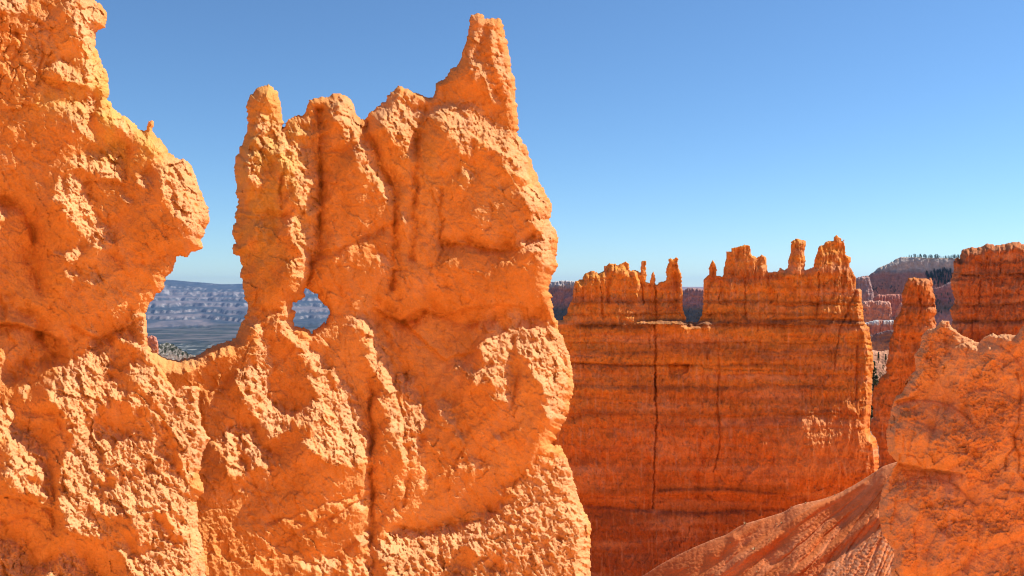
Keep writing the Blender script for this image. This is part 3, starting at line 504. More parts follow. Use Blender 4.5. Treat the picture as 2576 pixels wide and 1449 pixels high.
pil_out = tr([(1107, 470), (1130, 432), (1170, 425), (1200, 425), (1235, 435), (1260, 430), (1300, 440), (1312, 425), (1325, 450), (1335, 520), (1340, 570), (1355, 600), (1350, 640), (1365, 690), (1360, 730), (1345, 750), (1360, 800), (1360, 900), (1370, 1449), (1300, 2700), (760, 2700)], '6') + \
    tr([(407, 1325), (400, 1180), (380, 1120), (345, 1080), (340, 1030), (358, 960), (362, 900), (350, 860), (358, 780), (368, 715), (395, 710), (410, 660), (465, 610), (462, 560), (478, 480), (490, 360), (515, 300), (520, 215), (570, 150), (585, 80)], 'g') + tr([(1075, 600), (1070, 560), (1090, 520)], '6')
relief('rock_pillar', pil_out, SW, 64, wall_relief(720, [(765, 3, 8), (768, 3, 5), (807, 4, 4), (840, 5, 3), (890, 6, 3)], [(tr([(1220, 440), (1215, 560), (1225, 640)], '6'), 3, 8), (tr([(1320, 480), (1340, 800)], '6'), 4, 6)], lump=10),
       wall_col(820, [(765, 5, .6, 2200, 2400), (805, 5, .3, 2240, 2400), (1000, 25, .4, 2250, 2340)], (.66, .21, .045), (.58, .16, .04)), 14, 14, 26, MAT_WALL, ragged=(3.2, 9, 4), bounds=(2150, 680, 2400, 1240),
       label='narrow banded rock pillar standing in the gap between the red wall and the nearer pale bluff', cat='rock pillar', skirt=20, soft=3)

bk_out = tr([(1480, 1600), (1480, 850), (1500, 780), (1485, 750), (1475, 690), (1510, 650), (1515, 600), (1500, 560), (1490, 510), (1480, 470), (1490, 410), (1510, 370), (1505, 330), (1512, 290), (1530, 260), (1545, 255), (1552, 285), (1560, 240), (1575, 190), (1620, 180), (1660, 172), (1700, 178), (1740, 165), (1790, 138), (1850, 155), (1920, 150), (1990, 130), (2050, 125), (2080, 145), (2110, 150), (2300, 160), (2600, 230), (2700, 1600)], '6')
relief('rock_wall', bk_out, SW, lambda X, Y: 88 - .02 * (X - 2400) + 0 * Y, wall_relief(740, [(690, 6, 7), (698, 5, 5), (765, 6, 9), (805, 7, 8), (740, 4, 3)], [(tr([(1730, 450), (1725, 640)], '6'), 2, 8), (tr([(1900, 160), (1895, 380)], '6'), 2, 7), (tr([(1660, 780), (1655, 940)], '6'), 3, 7)], lump=16),
       wall_col(840, [(692, 7, .65, 2380, 2900), (662, 6, .5, 2380, 2900), (766, 6, .6, 2380, 2900), (808, 9, .8, 2380, 2900), (744, 5, .3, 2380, 2600)], (.66, .20, .055), (.60, .18, .05)), 22, 20, 40, MAT_WALL, ragged=(3, 9, 5), bounds=(2376, 590, 2760, 1050),
       parts=[('cliff_face', None), ('hoodoo', tr([(1500, 300), (1520, 240), (1552, 240), (1555, 310)], '6'))], label='dark red layered cliff rising behind the nearer bluff at the right edge', cat='rock wall', skirt=30, soft=3)

bl_out = [(2228, 1600), (2243, 1449)] + tr([(840, 1400), (865, 1330), (860, 1260), (820, 1210), (780, 1150), (760, 1050), (755, 950), (780, 830), (815, 760), (850, 680), (885, 640), (860, 610), (820, 560), (805, 430), (830, 330), (850, 230), (880, 160), (920, 140), (960, 60), (1000, 10)], '8') + \
    tr([(1090, 1320), (1130, 1260), (1190, 1200), (1185, 1120), (1180, 1070), (1220, 1020), (1235, 950), (1250, 900), (1290, 860), (1350, 845), (1380, 815), (1400, 790), (1430, 783), (1470, 790), (1490, 840), (1540, 880), (1600, 920), (1650, 940), (1690, 965), (1725, 965), (1760, 925), (1800, 910), (1840, 890), (1870, 910), (1920, 898), (2000, 905), (2030, 910), (2060, 870), (2090, 820), (2130, 800), (2300, 760), (2600, 800), (2600, 3500)], '6')
def bluff_top(X, Y):
    h = bump2(X, Y, 2330, 1095, 125, 88, 40, .1) + bump2(X, Y, 2290, 1120, 70, 62, 12, .1) + bump2(X, Y, 2345, 1130, 60, 50, 10, -.2) + bump2(X, Y, 2480, 1180, 150, 200, 30) + bump2(X, Y, 2470, 950, 110, 90, 26, .3) + bump2(X, Y, 2280, 930, 70, 100, 18) - 46 * sstep(-2, 3, Y - 1160 - .16 * (X - 2225) + 8 * fbm(X / 30, Y / 30, 3, 918)) * np.exp(-np.clip(Y - 1160 - .16 * (X - 2225), 0, 999) / 26) * sstep(2470, 2360, X) - 24 * sstep(-2, 3, Y - 1010 + .25 * (X - 2250)) * np.exp(-np.clip(Y - 1010 + .25 * (X - 2250), 0, 999) / 22) * sstep(2330, 2280, X) + bump2(X, Y, 2330, 1330, 130, 130, 40) + bump2(X, Y, 2450, 1420, 120, 110, 26, .4)
    h = h + 26 * fbm(X / 160, Y / 160, 3, 907) + 8 * fbm(X / 40, Y / 40, 3, 908) + 26 * sstep(1150, 1600, Y)
    rough = sstep(-.1, .3, fbm(X / 120, Y / 90, 3, 909) + .35 * np.exp(-((Y - 1080) / 60)**2) * (X > 2300))
    h = h + (3 + 8 * rough) * fbm(X / 16, Y / 13, 5, 910, .68) + 5 * ridged(X / 40, Y / 55, 4, 916, .6) + 7 * fbm(X / 60, Y / 70, 4, 917)
    f1, f2, c = voronoi((X + 26 * fbm(X / 50, Y / 50, 4, 911)) / 95, (Y + 26 * fbm(X / 50, Y / 50, 4, 915)) / 130, 912); h = h + 2 * (sstep(0, .04, f2 - f1) - 1) * sstep(.1, .5, fbm(X / 90, Y / 90, 3, 914)) + 4 * (c - .5) * sstep(0, .3, f2 - f1)
    bx_ = X + 7 * fbm(X / 24, Y / 24, 3, 941); by_ = Y + 7 * fbm(X / 24, Y / 24 + 5, 3, 942)
    h = h + 6 * facets(bx_ / 46, by_ / 60, 943) + (2.2 + 3 * rough) * facets(bx_ / 18, by_ / 22, 944) + (.8 + 2.2 * rough) * facets(bx_ / 7, by_ / 8, 945) + .9 * fbm(X / 6, Y / 6, 2, 946, .8)
    for pts in (tr([(1740, 0), (1775, 130), (1760, 260), (1755, 360), (1720, 440), (1730, 520), (1670, 590), (1660, 690)], '8'), tr([(1730, 525), (1760, 580), (1750, 700), (1792, 760)], '8'), tr([(930, 450), (935, 570), (1010, 590), (1060, 660)], '8'), tr([(1630, 830), (1792, 850)], '8')):
        h = h - 7 * np.exp(-(lindist(X + 3 * fbm(X / 20, Y / 20, 3, 9), Y, pts) / 2.5)**2)
    return h
def bluff_h(X, Y, d): return bluff_top(X, Y), Y
def bluff_c(X, Y, yy):
    C = mixc(np.broadcast_to(np.array((.93, .41, .165)), X.shape + (3,)).copy(), (.93, .47, .21), sstep(-.1, .5, fbm(X / 140, Y / 110, 4, 930)))
    g = sstep(-.05, .35, fbm(X / 120, Y / 90, 3, 909) + .35 * np.exp(-((Y - 1080) / 60)**2) * (X > 2300))
    C = mixc(C, (.34, .13, .05), (.08 + .42 * g) * sstep(.12, .34, fbm(X / 9, Y / 7, 5, 931, .75)))
    C = mixc(C, (.70, .25, .06), .6 * sstep(.1, .5, fbm(X / 70, Y / 40, 4, 932)))
    C = mixc(C, (.90, .42, .17), .7 * np.clip(bump2(X, Y, 2320, 1135, 110, 60, 1.3), 0, 1))
    C = mixc(C, (.80, .42, .28), .5 * np.exp(-((X - 2385 - .05 * (Y - 1200)) / 22)**2) * sstep(1170, 1230, Y) * sstep(1600, 1400, Y) * sstep(-.2, .3, fbm(X / 9, Y / 60, 3, 933)))
    return C
relief('rock_bluff', bl_out, SW, lambda X, Y: 31 - .006 * (X - 2400) + 0 * Y, bluff_h, bluff_c, 13, 12, 90, MAT_BLUFF, ragged=(3.5, 12, 6), bounds=(2200, 790, 2760, 1520),
       label='smooth orange rounded bluff with dark weather stains in the lower right corner', cat='rock formation', skirt=18, soft=4)

# ------------------------------------------------------------------ talus slope under the wall
def sheet(name, X, Y, D, C, mat, label=None, cat=None, kind='structure', back=None):
    V = np.stack([(X - CX) * K * D, D, (CY - Y) * K * D], -1)
    if back is not None: V = np.concatenate([back(V[0]), V], 0); C = np.concatenate([C[:1]] * (len(V) - len(C)) + [C], 0)
    H, W = V.shape[:2]; i = np.arange(H * W).reshape(H, W)
    F = np.stack([i[:-1, :-1], i[1:, :-1], i[1:, 1:], i[:-1, 1:]], -1).reshape(-1, 4)
    v = V.reshape(-1, 3); org = tuple(float(t) for t in (v[:, 0].mean(), v[:, 1].mean(), v[:, 2].min()))
    o = mesh_obj(name, v, F, mat, C.reshape(-1, 3), None, org); tag(o, label, cat, None, kind); return o
crest = np.array([(1380, 1640), (1500, 1530)] + tr([(780, 1449), (900, 1370), (1050, 1290), (1180, 1230), (1300, 1180), (1395, 1150), (1430, 1115), (1510, 1075), (1600, 1050), (1700, 1020), (1811, 985)], '7') + tr([(130, 950), (230, 925), (350, 900), (440, 870), (540, 820), (640, 760), (700, 722), (740, 695)], '8') + [(2216, 1176), (2230, 1169), (2243, 1166), (2262, 1160), (2320, 1150), (2420, 1145)])
tx = np.arange(1380, 2420, 2.2); tv = np.linspace(0, 1, 230)**1.0
cy = blur(np.interp(tx, crest[:, 0], crest[:, 1])[None], 4)[0] + 1.0 * fbm(tx / 14, tx * 0, 3, 41)
X = np.tile(tx, (len(tv), 1)); Y = cy[None] + tv[:, None] * (1760 - cy[None])
dp = Y - cy[None]
D0 = 56 - .0065 * (X - 1620)
fxp, fyp = 2420., 1010.                            # the rills fan out from the pass
U = np.hypot(X - fxp, Y - fyp); Vv = np.arctan2(Y - fyp, fxp - X) * 620
wv = Vv + 16 * fbm(U / 130, Vv / 60, 3, 51)
rib = fbm(wv / 95, U / 500, 2, 52) * 1.3 + .12 * fbm(wv / 30, U / 300, 2, 56)
def rill(sc_, sd, wd): return np.exp(-(perlin(wv / sc_, U / 420, sd) / wd)**2)
fine = fbm(wv / 7, U / 60, 3, 54)
D = D0 - .023 * dp - .1 * (1 - np.exp(-dp / 12)) - sstep(4, 70, dp) * (.27 * rib + .03 * fine - .16 * rill(38, 60, .08) - .07 * rill(17, 61, .09) - .04 * fbm(X / 6, Y / 5, 3, 62)) - .035 * fbm(X / 8, Y / 6, 3, 55)
for pts, hh in ((tr([(1320, 1449), (1450, 1350), (1600, 1260), (1811, 1130)], '7') + tr([(100, 1120), (250, 1010), (400, 900), (620, 770)], '8'), 1.1), (tr([(120, 1449), (350, 1290), (560, 1150), (740, 1030)], '8'), 1.0), (tr([(1395, 1155), (1430, 1180), (1300, 1300)], '7'), .6)):
    dl = lindist(X, Y, pts); D = D - .34 * hh * np.exp(-(dl / 15)**2) * sstep(0, 14, dp)
rub = inpoly(*jag(X, Y, 10, 30, 3), tr([(330, 1449), (380, 1400), (560, 1260), (700, 1150), (780, 1120), (1000, 1300), (1000, 2300), (100, 2300)], '8')).astype(float)
D = D - blur(rub, 3) * (.008 * np.clip(Y - 1330, 0, 400) + .10 * .8 * ridged(X / 13, Y / 8, 4, 57, .65))
Ct = mixc(np.broadcast_to(np.array((.86, .225, .055)), X.shape + (3,)).copy(), (.86, .28, .10), sstep(-.3, .4, fbm(wv / 30, U / 200, 4, 58)) * sstep(1650, 1900, X))
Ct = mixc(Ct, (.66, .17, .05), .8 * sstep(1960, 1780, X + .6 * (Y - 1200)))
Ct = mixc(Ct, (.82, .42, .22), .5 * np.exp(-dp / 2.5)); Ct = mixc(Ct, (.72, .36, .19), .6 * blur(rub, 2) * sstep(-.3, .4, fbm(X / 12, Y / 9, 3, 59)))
def talus_back(r):
    out = []
    for k in (8, 5, 3, 2, 1):
        q = r.copy(); q[:, 1] += 1.4 * k; q[:, 2] -= .9 * k + (0 if k < 2 else .3 * k); out.append(q[None])
    return np.concatenate(out, 0)
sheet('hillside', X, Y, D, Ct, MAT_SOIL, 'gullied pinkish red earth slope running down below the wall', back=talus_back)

# ------------------------------------------------------------------ the ground, one sheet to the horizon
az = np.radians(np.unique(np.concatenate([np.arange(-180, -34, 3.), np.arange(-34, -4, .09), np.arange(-4, 34, .3), np.arange(34, 180.1, 3.)])))
rr = np.unique(np.concatenate([np.array([.6]), np.geomspace(1, 90, 130), np.geomspace(90, 3500, 110), np.geomspace(3500, 10000, 170), np.geomspace(10000, 24000, 200), np.array([24600, 26000.])]))
A, Rr = np.meshgrid(az, rr); gx = Rr * np.sin(A); gy = Rr * np.cos(A)
def lerp_log(r, kr, kz): return np.interp(np.log(r), np.log(kr), kz)
floor_z = np.where(gx > 1.5, -1, 0)
dl_ = -1.7 - .60 * np.clip(gy - 2.5, 0, 11); dr_ = -1.7 - 1.15 * np.clip(np.hypot(np.clip(gx - 1.2, 0, 99), np.clip(gy - 2.0, 0, 99)), 0, 21)
f_r = sstep(1.0, 4.0, gx); z_near = dl_ * (1 - f_r) + np.minimum(dr_, dl_) * f_r
z_near = z_near - sstep(15, 30, gy) * (26 + z_near)
hill = np.clip(-(gy + 2.2) * .85, 0, 30) ; z_near = z_near * sstep(-2, -1.9, -gy - 0 * gx) * 0 + z_near  # unseen slope behind the camera, added to bounce orange light onto shaded rock
z_near = np.where(gy < 2.0, -1.7 + 0 * gx, z_near) * 1.0
z_near = np.where(gy < 2.0, -1.7 - 1.15 * np.clip(gx - 3.0, 0, 21) * sstep(-6, 2, gy), z_near)
z_near = z_near + hill  # hill here is the added unseen bounce slope behind the camera
far = lerp_log(Rr, [80, 400, 1200, 2500, 3500, 5500, 9000, 11000, 13000, 14500, 16500, 18500, 20500, 24000, 90000], [-30, -70, -170, -330, -400, -420, -420, -395, -330, -300, -200, -120, 120, 170, 170])
lm = sstep(math.radians(4), math.radians(-4), A)          # the deep valley lies to the left
far = far * lm + (1 - lm) * lerp_log(Rr, [80, 400, 1200, 2500, 90000], [-30, -60, -110, -160, -160])
far = far + (1 - lm) * sstep(14000, 24000, Rr) * 190
# stepped benches and gullied cliffs of the far plateau
wr = Rr + 2600 * fbm(A * 12, Rr / 9000, 5, 61) + 420 * ridged(A * 70, Rr / 5000, 4, 62)
st = lerp_log(np.clip(wr, 1, 1e6), [9800, 10200, 11500, 11650, 12600, 12750, 13800, 14000, 15200, 15400, 16600, 17000, 18400, 19000, 20600, 21400, 24000, 90000],
              [-420, -395, -380, -345, -330, -290, -275, -225, -205, -150, -120, -20, 10, 90, 150, 200, 205, 205])
pl = sstep(9300, 10300, Rr) * lm
st = st + 70 * fbm(A * 14, Rr / 30000 + 3, 3, 76) * sstep(15000, 20000, Rr) - 110 * sstep(-.40, -.28, A) * sstep(15000, 20000, Rr)
far = far * (1 - pl) + st * pl + pl * (10 * fbm(gx / 400, gy / 500, 4, 63) + 38 * fbm(gx / 2600, gy / 3000, 3, 68) * sstep(16000, 20000, Rr) - 38 * sstep(-.16, -.31, -A) * 0)
far = far + (1 - pl) * sstep(400, 2500, Rr) * (30 * fbm(gx / 900, gy / 900, 4, 64) * (1 - .8 * sstep(4500, 8000, Rr)) + 0)
w = sstep(70, 110, Rr)
Z = z_near * (1 - w) + far * w
back_far = sstep(.0, -60, gy); Z = Z * (1 - back_far) + np.maximum(Z, hill - 1.7) * back_far  # added unseen bounce slope carried on far behind the camera
Z = Z + .25 * sstep(3, 10, Rr) * sstep(200, 100, Rr) * fbm(gx / 3, gy / 3, 3, 65) - .05 * sstep(0, 3, Rr)
soil = np.broadcast_to(np.array((.82, .36, .11)), gx.shape + (3,)).copy()
for_ = mixc(np.broadcast_to(np.array((.03, .04, .032)), gx.shape + (3,)).copy(), (.06, .065, .05), sstep(-.2, .4, fbm(gx / 700, gy / 1500, 4, 66)))
for_ = mixc(for_, (.52, .46, .38), sstep(.22, .34, ridged(gx / 900 + 2, gy / 2600, 4, 67, .6) - .35) * sstep(6500, 5000, Rr))
for_ = for_ * (1 + .9 * fbm(A * 120, Rr / 240, 4, 77))[..., None]
for_ = mixc(for_, (.50, .46, .38), .8 * sstep(.12, .3, fbm(A * 45, Rr / 110, 4, 79, .6)) * sstep(6200, 6500, Rr) * sstep(7500, 7100, Rr))
for_ = mixc(for_, (.17, .135, .115), .85 * sstep(-.2, .3, fbm(A * 20, Rr / 300, 3, 78)) * sstep(7100, 7600, Rr) * sstep(10400, 9600, Rr))
gradr = np.abs(np.gradient(Z, axis=0)) / np.gradient(rr)[:, None]
bz = fbm(Z / 34 + .5 * fbm(A * 25, Rr / 2500, 3, 80), A * 6, 3, 81)
ben = mixc(np.broadcast_to(np.array((.045, .06, .07)), gx.shape + (3,)).copy(), (.24, .185, .17), sstep(-.15, .2, bz) * sstep(18800, 16500, Rr))
ben = mixc(ben, (.10, .10, .11), .6 * sstep(-.2, .3, fbm(A * 110, Rr / 300, 4, 82)))
ben = mixc(ben, (.44, .38, .34), .75 * sstep(.05, .18, gradr + .05 * fbm(A * 260, Rr / 300, 3, 74)) * sstep(-.05, .3, fbm(A * 210, Rr / 260, 5, 71, .7)))
ben = mixc(ben, (.40, .35, .31), .5 * sstep(10400, 9900, Rr) * sstep(0, .3, fbm(A * 80, Rr / 200, 3, 83)))
Cg = mixc(soil, for_, sstep(250, 800, Rr)); f3 = sstep(9900, 10500, Rr)[..., None]; Cg = Cg * (1 - f3) + ben * f3
Cg = np.where((1 - lm)[..., None] > .5, mixc(soil, (.30, .17, .12), sstep(300, 2000, Rr)), Cg)
Vg = np.stack([gx, gy, Z], -1).reshape(-1, 3); H, W = gx.shape; ii = np.arange(H * W).reshape(H, W)
Fg = np.stack([ii[:-1, :-1], ii[:-1, 1:], ii[1:, 1:], ii[1:, :-1]], -1).reshape(-1, 4)
MAT_GROUND = rock_mat('canyon_ground', .3, .3, .15, 3)
g = mesh_obj('ground', Vg, Fg, MAT_GROUND, Cg.reshape(-1, 3)); tag(g, 'canyon ground, wide valley floor and far plateau', None, None, 'structure')

# ------------------------------------------------------------------ distant rocks
def far_relief(seed, amp=5, wx=14, wy=34, spots=()):
    def f(X, Y, d):
        h = amp * ridged(X / wx, Y / wy, 4, seed, .6) + amp * 1.2 * fbm(X / (wx * 2.5), Y / (wy * 1.5), 3, seed + 4)
        return h, Y
    return f
def layer_col(stops, seed, spot=None):
    def c(X, Y, yy):
        y2 = Y + 5 * fbm(X / 40, Y / 20, 3, seed); ys = [s_[0] for s_ in stops]
        C = np.stack([np.interp(y2, ys, [s_[1][k] for s_ in stops]) for k in range(3)], -1)
        C = C * (1 + .25 * fbm(X / 12, Y / 5, 3, seed + 3))[..., None]
        if spot: C = spot(C, X, Y)
        return np.clip(C, 0, 1)
    return c
mesa_out = [(2040, 1000)] + tr([(-400, 560), (-100, 560), (100, 530), (200, 520), (270, 500), (330, 487), (390, 485), (420, 460), (480, 420), (520, 380), (600, 345), (660, 320), (720, 290), (770, 250), (830, 232), (1000, 232), (1200, 240), (1560, 247), (1900, 250), (3000, 262)], 'r') + [(2760, 1000)]
mesa_d = lambda X, Y: 1900 - .12 * np.clip(Y - 675, 0, 400) + 0 * X
mo, minfo = relief('mesa', mesa_out, 1.6, mesa_d, far_relief(101, 5, 16, 40), layer_col([(640, (.66, .50, .38)), (676, (.62, .45, .33)), (682, (.40, .30, .24)), (692, (.44, .20, .14)), (740, (.56, .20, .10)), (800, (.58, .22, .12))], 105), 12, 8, 160, MAT_FAR,
       ragged=(1.5, 8, 8), bounds=(2040, 635, 2760, 960), skirt=60, soft=2, label='flat topped pale mesa far off, its rim dotted with pines, between the red walls', cat='mesa')
relief('rock_cliff', tr([(-150, 1500), (-150, 560), (100, 540), (225, 520), (300, 497), (395, 500), (425, 600), (450, 700), (470, 800), (470, 1500)], 'r'), 1.4, 1500, far_relief(111, 6, 8, 22), layer_col([(690, (.50, .30, .24)), (760, (.56, .30, .23))], 115), 8, 6, 60, MAT_FAR, ragged=(1.5, 6, 9), skirt=60, soft=2,
       bounds=(2085, 690, 2205, 850), label='pinkish eroded cliff just right of the red wall, at the foot of the distant mesa', cat='cliff')
relief('rock_ridge', tr([(300, 1500), (440, 810), (470, 770), (530, 735), (600, 750), (640, 735), (700, 738), (760, 740), (830, 742), (950, 760), (1100, 1500)], 'r'), 1.4, 1300, far_relief(121, 6, 7, 26), layer_col([(738, (.66, .27, .18)), (752, (.58, .18, .10)), (800, (.46, .17, .12))], 125), 8, 6, 50, MAT_FAR, ragged=(1.5, 6, 10), skirt=60, soft=2,
       bounds=(2165, 735, 2320, 860), label='low fluted red ridge in the gap, below the distant mesa and above the pink hoodoos', cat='ridge')
relief('hoodoo_cluster', tr([(200, 1500), (280, 850), (330, 830), (380, 830), (420, 815), (470, 835), (540, 822), (600, 835), (660, 838), (690, 860), (700, 960), (715, 1040), (730, 1060), (760, 980), (800, 890), (830, 850), (900, 850), (950, 1500)], 'r'), 1.4, 900, far_relief(131, 8, 9, 24), layer_col([(755, (.72, .36, .24)), (780, (.64, .28, .17)), (810, (.50, .26, .19))], 135), 7, 7, 30, MAT_FAR, ragged=(1.5, 6, 11), skirt=40, soft=2,
       bounds=(2145, 752, 2290, 860), label='cluster of pink hoodoos seen through the gap beside the pillar', cat='rock formation')
def capspot(C, X, Y):
    return mixc(C, (.72, .66, .58), sstep(820, 812, Y + 4 * fbm(X / 7, Y / 20, 2, 5)) * (np.abs(X - 2216) > 5))
relief('rock_cliff', tr([(250, 1600), (320, 1130), (400, 1110), (470, 1090), (540, 1085), (620, 1095), (700, 1085), (760, 1100), (820, 1100), (900, 1800), (250, 1800)], 'r'), 1.4, 700, far_relief(141, 7, 8, 40), layer_col([(805, (.52, .26, .18)), (835, (.48, .19, .13)), (850, (.46, .26, .20)), (862, (.36, .28, .24))], 145, capspot), 6, 7, 30, MAT_FAR, ragged=(1.2, 5, 12), skirt=40, soft=2,
       bounds=(2155, 800, 2290, 910), label='small red cliff with a white cap under the pink hoodoo cluster', cat='cliff')
relief('badland_hill', tr([(700, 900), (830, 905), (900, 880), (990, 860), (1060, 900), (1060, 1449), (700, 1449)], '6'), 1.4, lambda X, Y: 480 - .0 * (Y - 830), far_relief(151, 3, 12, 12), layer_col([(835, (.22, .13, .11)), (858, (.20, .12, .10)), (868, (.34, .19, .13))], 155), 5, 4, 40, MAT_FAR, ragged=(1.2, 6, 13), skirt=30, soft=2,
       bounds=(2150, 826, 2270, 1010), label='grey badland hill streaked with pale gullies, seen low in the gap', cat='hill', kind='structure')
relief('badland_slope', tr([(700, 1020), (790, 1024), (860, 1035), (900, 1043), (960, 1030), (1060, 1010), (1060, 3000), (700, 3000)], '6'), 1.4, lambda X, Y: 300 - .20 * (Y - 880), far_relief(161, 2.5, 16, 14), layer_col([(878, (.60, .29, .16)), (930, (.52, .24, .13)), (960, (.40, .20, .11))], 165), 5, 4, 40, MAT_FAR, ragged=(1.0, 6, 14), skirt=30, soft=2,
       bounds=(2150, 874, 2270, 1210), label='smooth pale pink earth slope with scattered pines in the narrow gap', cat='slope', kind='structure')
relief('hill', tr([(1000, 1600), (1230, 660), (1300, 650), (1370, 635), (1420, 610), (1490, 570), (1600, 550), (1900, 540), (1900, 1600)], 'r'), 1.4, 1450, far_relief(171, 4, 10, 20), layer_col([(705, (.60, .40, .32)), (725, (.46, .19, .14)), (755, (.30, .14, .12)), (775, (.14, .13, .10)), (795, (.46, .24, .20))], 175), 6, 5, 60, MAT_FAR, ragged=(1.5, 7, 15), skirt=50, soft=2,
       bounds=(2310, 700, 2460, 860), label='reddish wooded hill right of the pillar, below the mesa', cat='hill', kind='structure')
for nm, ol, bd, yy, lb in (('hill', [(1040, 900), (1060, 730), (1150, 705), (1240, 712), (1300, 705), (1340, 712)] + tr([(100, 468), (140, 465), (200, 455), (260, 450), (345, 455), (480, 470), (600, 540)], '5') + [(1540, 900)], (1040, 690, 1560, 850), 1400, 'purple red hill with pale top between the near fin and the red wall'),
                       ('hill', [(1690, 900), (1690, 740)] + tr([(1220, 545), (1255, 532), (1290, 512), (1340, 510), (1380, 514), (1410, 520), (1470, 545)], '5') + [(1800, 760), (1800, 900)], (1685, 712, 1810, 850), 1450, 'purple red hill seen through the notch between the wall turrets')):
    relief(nm, ol, 1.4, yy, far_relief(181, 6, 9, 22), layer_col([(705, (.60, .52, .46)), (718, (.56, .46, .40)), (727, (.40, .21, .18)), (760, (.48, .22, .18)), (780, (.13, .14, .13)), (800, (.10, .12, .12))], 185), 7, 6, 60, MAT_FAR, ragged=(1.5, 6, 16), skirt=50, soft=2, bounds=bd, label=lb, cat='hill', kind='structure')
# through the large window: a near red hoodoo and a wooded ridge
relief('hoodoo', tr([(740, 420), (738, 245), (760, 238), (785, 245), (793, 270), (797, 310), (805, 420)], '3'), 1.2, 260, far_relief(191, 5, 6, 22), layer_col([(842, (.62, .26, .18)), (880, (.62, .24, .12))], 195), 8, 8, 12, MAT_FAR, ragged=(1.2, 5, 17), skirt=20, soft=2,
       bounds=(365, 838, 408, 934), label='small red hoodoo at the foot of the large window beside the left bluff', cat='rock formation')
rd_poly = tr([(700, 560), (770, 290), (800, 285), (840, 275), (870, 285), (910, 310), (940, 330), (1000, 345), (1060, 340), (1120, 360), (1120, 560)], '3')
_, rinfo = relief('hill', rd_poly, 1.4, lambda X, Y: 700 - 1.5 * (Y - 860), far_relief(196, 3, 8, 14), layer_col([(862, (.15, .14, .10)), (880, (.20, .17, .13)), (900, (.30, .20, .14))], 197, lambda C, X, Y: mixc(C, (.46, .40, .32), sstep(.1, .4, fbm(X / 8, Y / 4, 3, 8)))), 5, 4, 40, MAT_FAR,
       ragged=(1.2, 5, 18), skirt=30, soft=2, bounds=(350, 858, 560, 960), label='pale scrubby ridge at the bottom of the large window', cat='hill', kind='structure')

# ------------------------------------------------------------------ trees and bushes
def plain_mat(name, c, rough=.9):
    m = bpy.data.materials.new(name); m.use_nodes = True; N = m.node_tree.nodes; L = m.node_tree.links; b = N['Principled BSDF']
    b.inputs['Roughness'].default_value = rough; b.inputs['Specular IOR Level'].default_value = .1
    tc = N.new('ShaderNodeTexCoord'); n = N.new('ShaderNodeTexNoise'); n.inputs['Scale'].default_value = 3; L.new(tc.outputs['Object'], n.inputs['Vector'])
    r = N.new('ShaderNodeValToRGB'); r.color_ramp.elements[0].position = .3; r.color_ramp.elements[1].position = .7
    r.color_ramp.elements[0].color = (*[x * .6 for x in c], 1); r.color_ramp.elements[1].color = (*[x * 1.4 for x in c], 1)
    L.new(n.outputs['Fac'], r.inputs[0]); L.new(r.outputs[0], b.inputs['Base Color']); return m
MN = plain_mat('pine_needles', (.045, .07, .035)); MB = plain_mat('bark', (.12, .08, .06)); MS = plain_mat('dry_brush', (.50, .40, .22))
def crown_mesh(name, h, r, seed, shape):
    rnd = random.Random(seed); V = []; F = []
    n = 170
    for i in range(n):
        t = rnd.random()**(.8); z = h * (.18 + .82 * t)
        rad = r * ((1 - t)**.8 + .06) if shape == 0 else r * math.sqrt(max(.05, 1 - (2 * t - 1)**2))
        rad *= rnd.uniform(.45, 1.1); a = rnd.uniform(0, 6.283); c = Vector((rad * math.cos(a), rad * math.sin(a), z)); s_ = h * rnd.uniform(.05, .10)
        u = Vector((rnd.gauss(0, 1), rnd.gauss(0, 1), rnd.gauss(0, .5))).normalized() * s_; v = Vector((rnd.gauss(0, 1), rnd.gauss(0, 1), rnd.gauss(0, .5))).normalized() * s_
        b = len(V); V += [c - u - v * .4, c + u - v * .4, c + v * .9, c - u * .2 + v * .3]; F += [(b, b + 1, b + 2, b + 3)]
    me = bpy.data.meshes.new(name); me.from_pydata([tuple(v) for v in V], [], F); me.materials.append(MN); return me
def trunk_mesh(name, h, r):
    V = []; F = []
    for k, (z, q) in enumerate(((-.06 * h, 1.2), (.1 * h, 1), (.5 * h, .65), (.97 * h, .12))):
        for i in range(6): V.append((r * q * math.cos(i * 1.0472), r * q * math.sin(i * 1.0472), z))
    for k in range(3):
        for i in range(6): F.append((k * 6 + i, k * 6 + (i + 1) % 6, k * 6 + 6 + (i + 1) % 6, k * 6 + 6 + i))
    me = bpy.data.meshes.new(name); me.from_pydata(V, [], F); me.materials.append(MB); return me
kinds = [(crown_mesh('crown', 1, .20, 1, 0), trunk_mesh('trunk', 1, .03)), (crown_mesh('crown', 1, .13, 2, 0), trunk_mesh('trunk', 1, .025)), (crown_mesh('crown', 1, .30, 3, 1), trunk_mesh('trunk', .8, .05))]
def tree(px, py, D, hpx, kind, label, group, name='pine_tree', cat='tree', seed=0):
    rt = empty(name, P3(px, py, D)); hh = hpx * K * D; rt.scale = (hh, hh, hh); rt.rotation_euler = (0, 0, seed * 1.7)
    c, t = kinds[kind]; a = bpy.data.objects.new('crown', c); b = bpy.data.objects.new('trunk', t); COL.objects.link(a); COL.objects.link(b); a.parent = rt; b.parent = rt
    tag(rt, label, cat, group); return rt
rnd = random.Random(5)
def top_y(px): 
    q = np.array(mesa_out[1:-1]); return float(np.interp(px, q[:, 0], q[:, 1]))
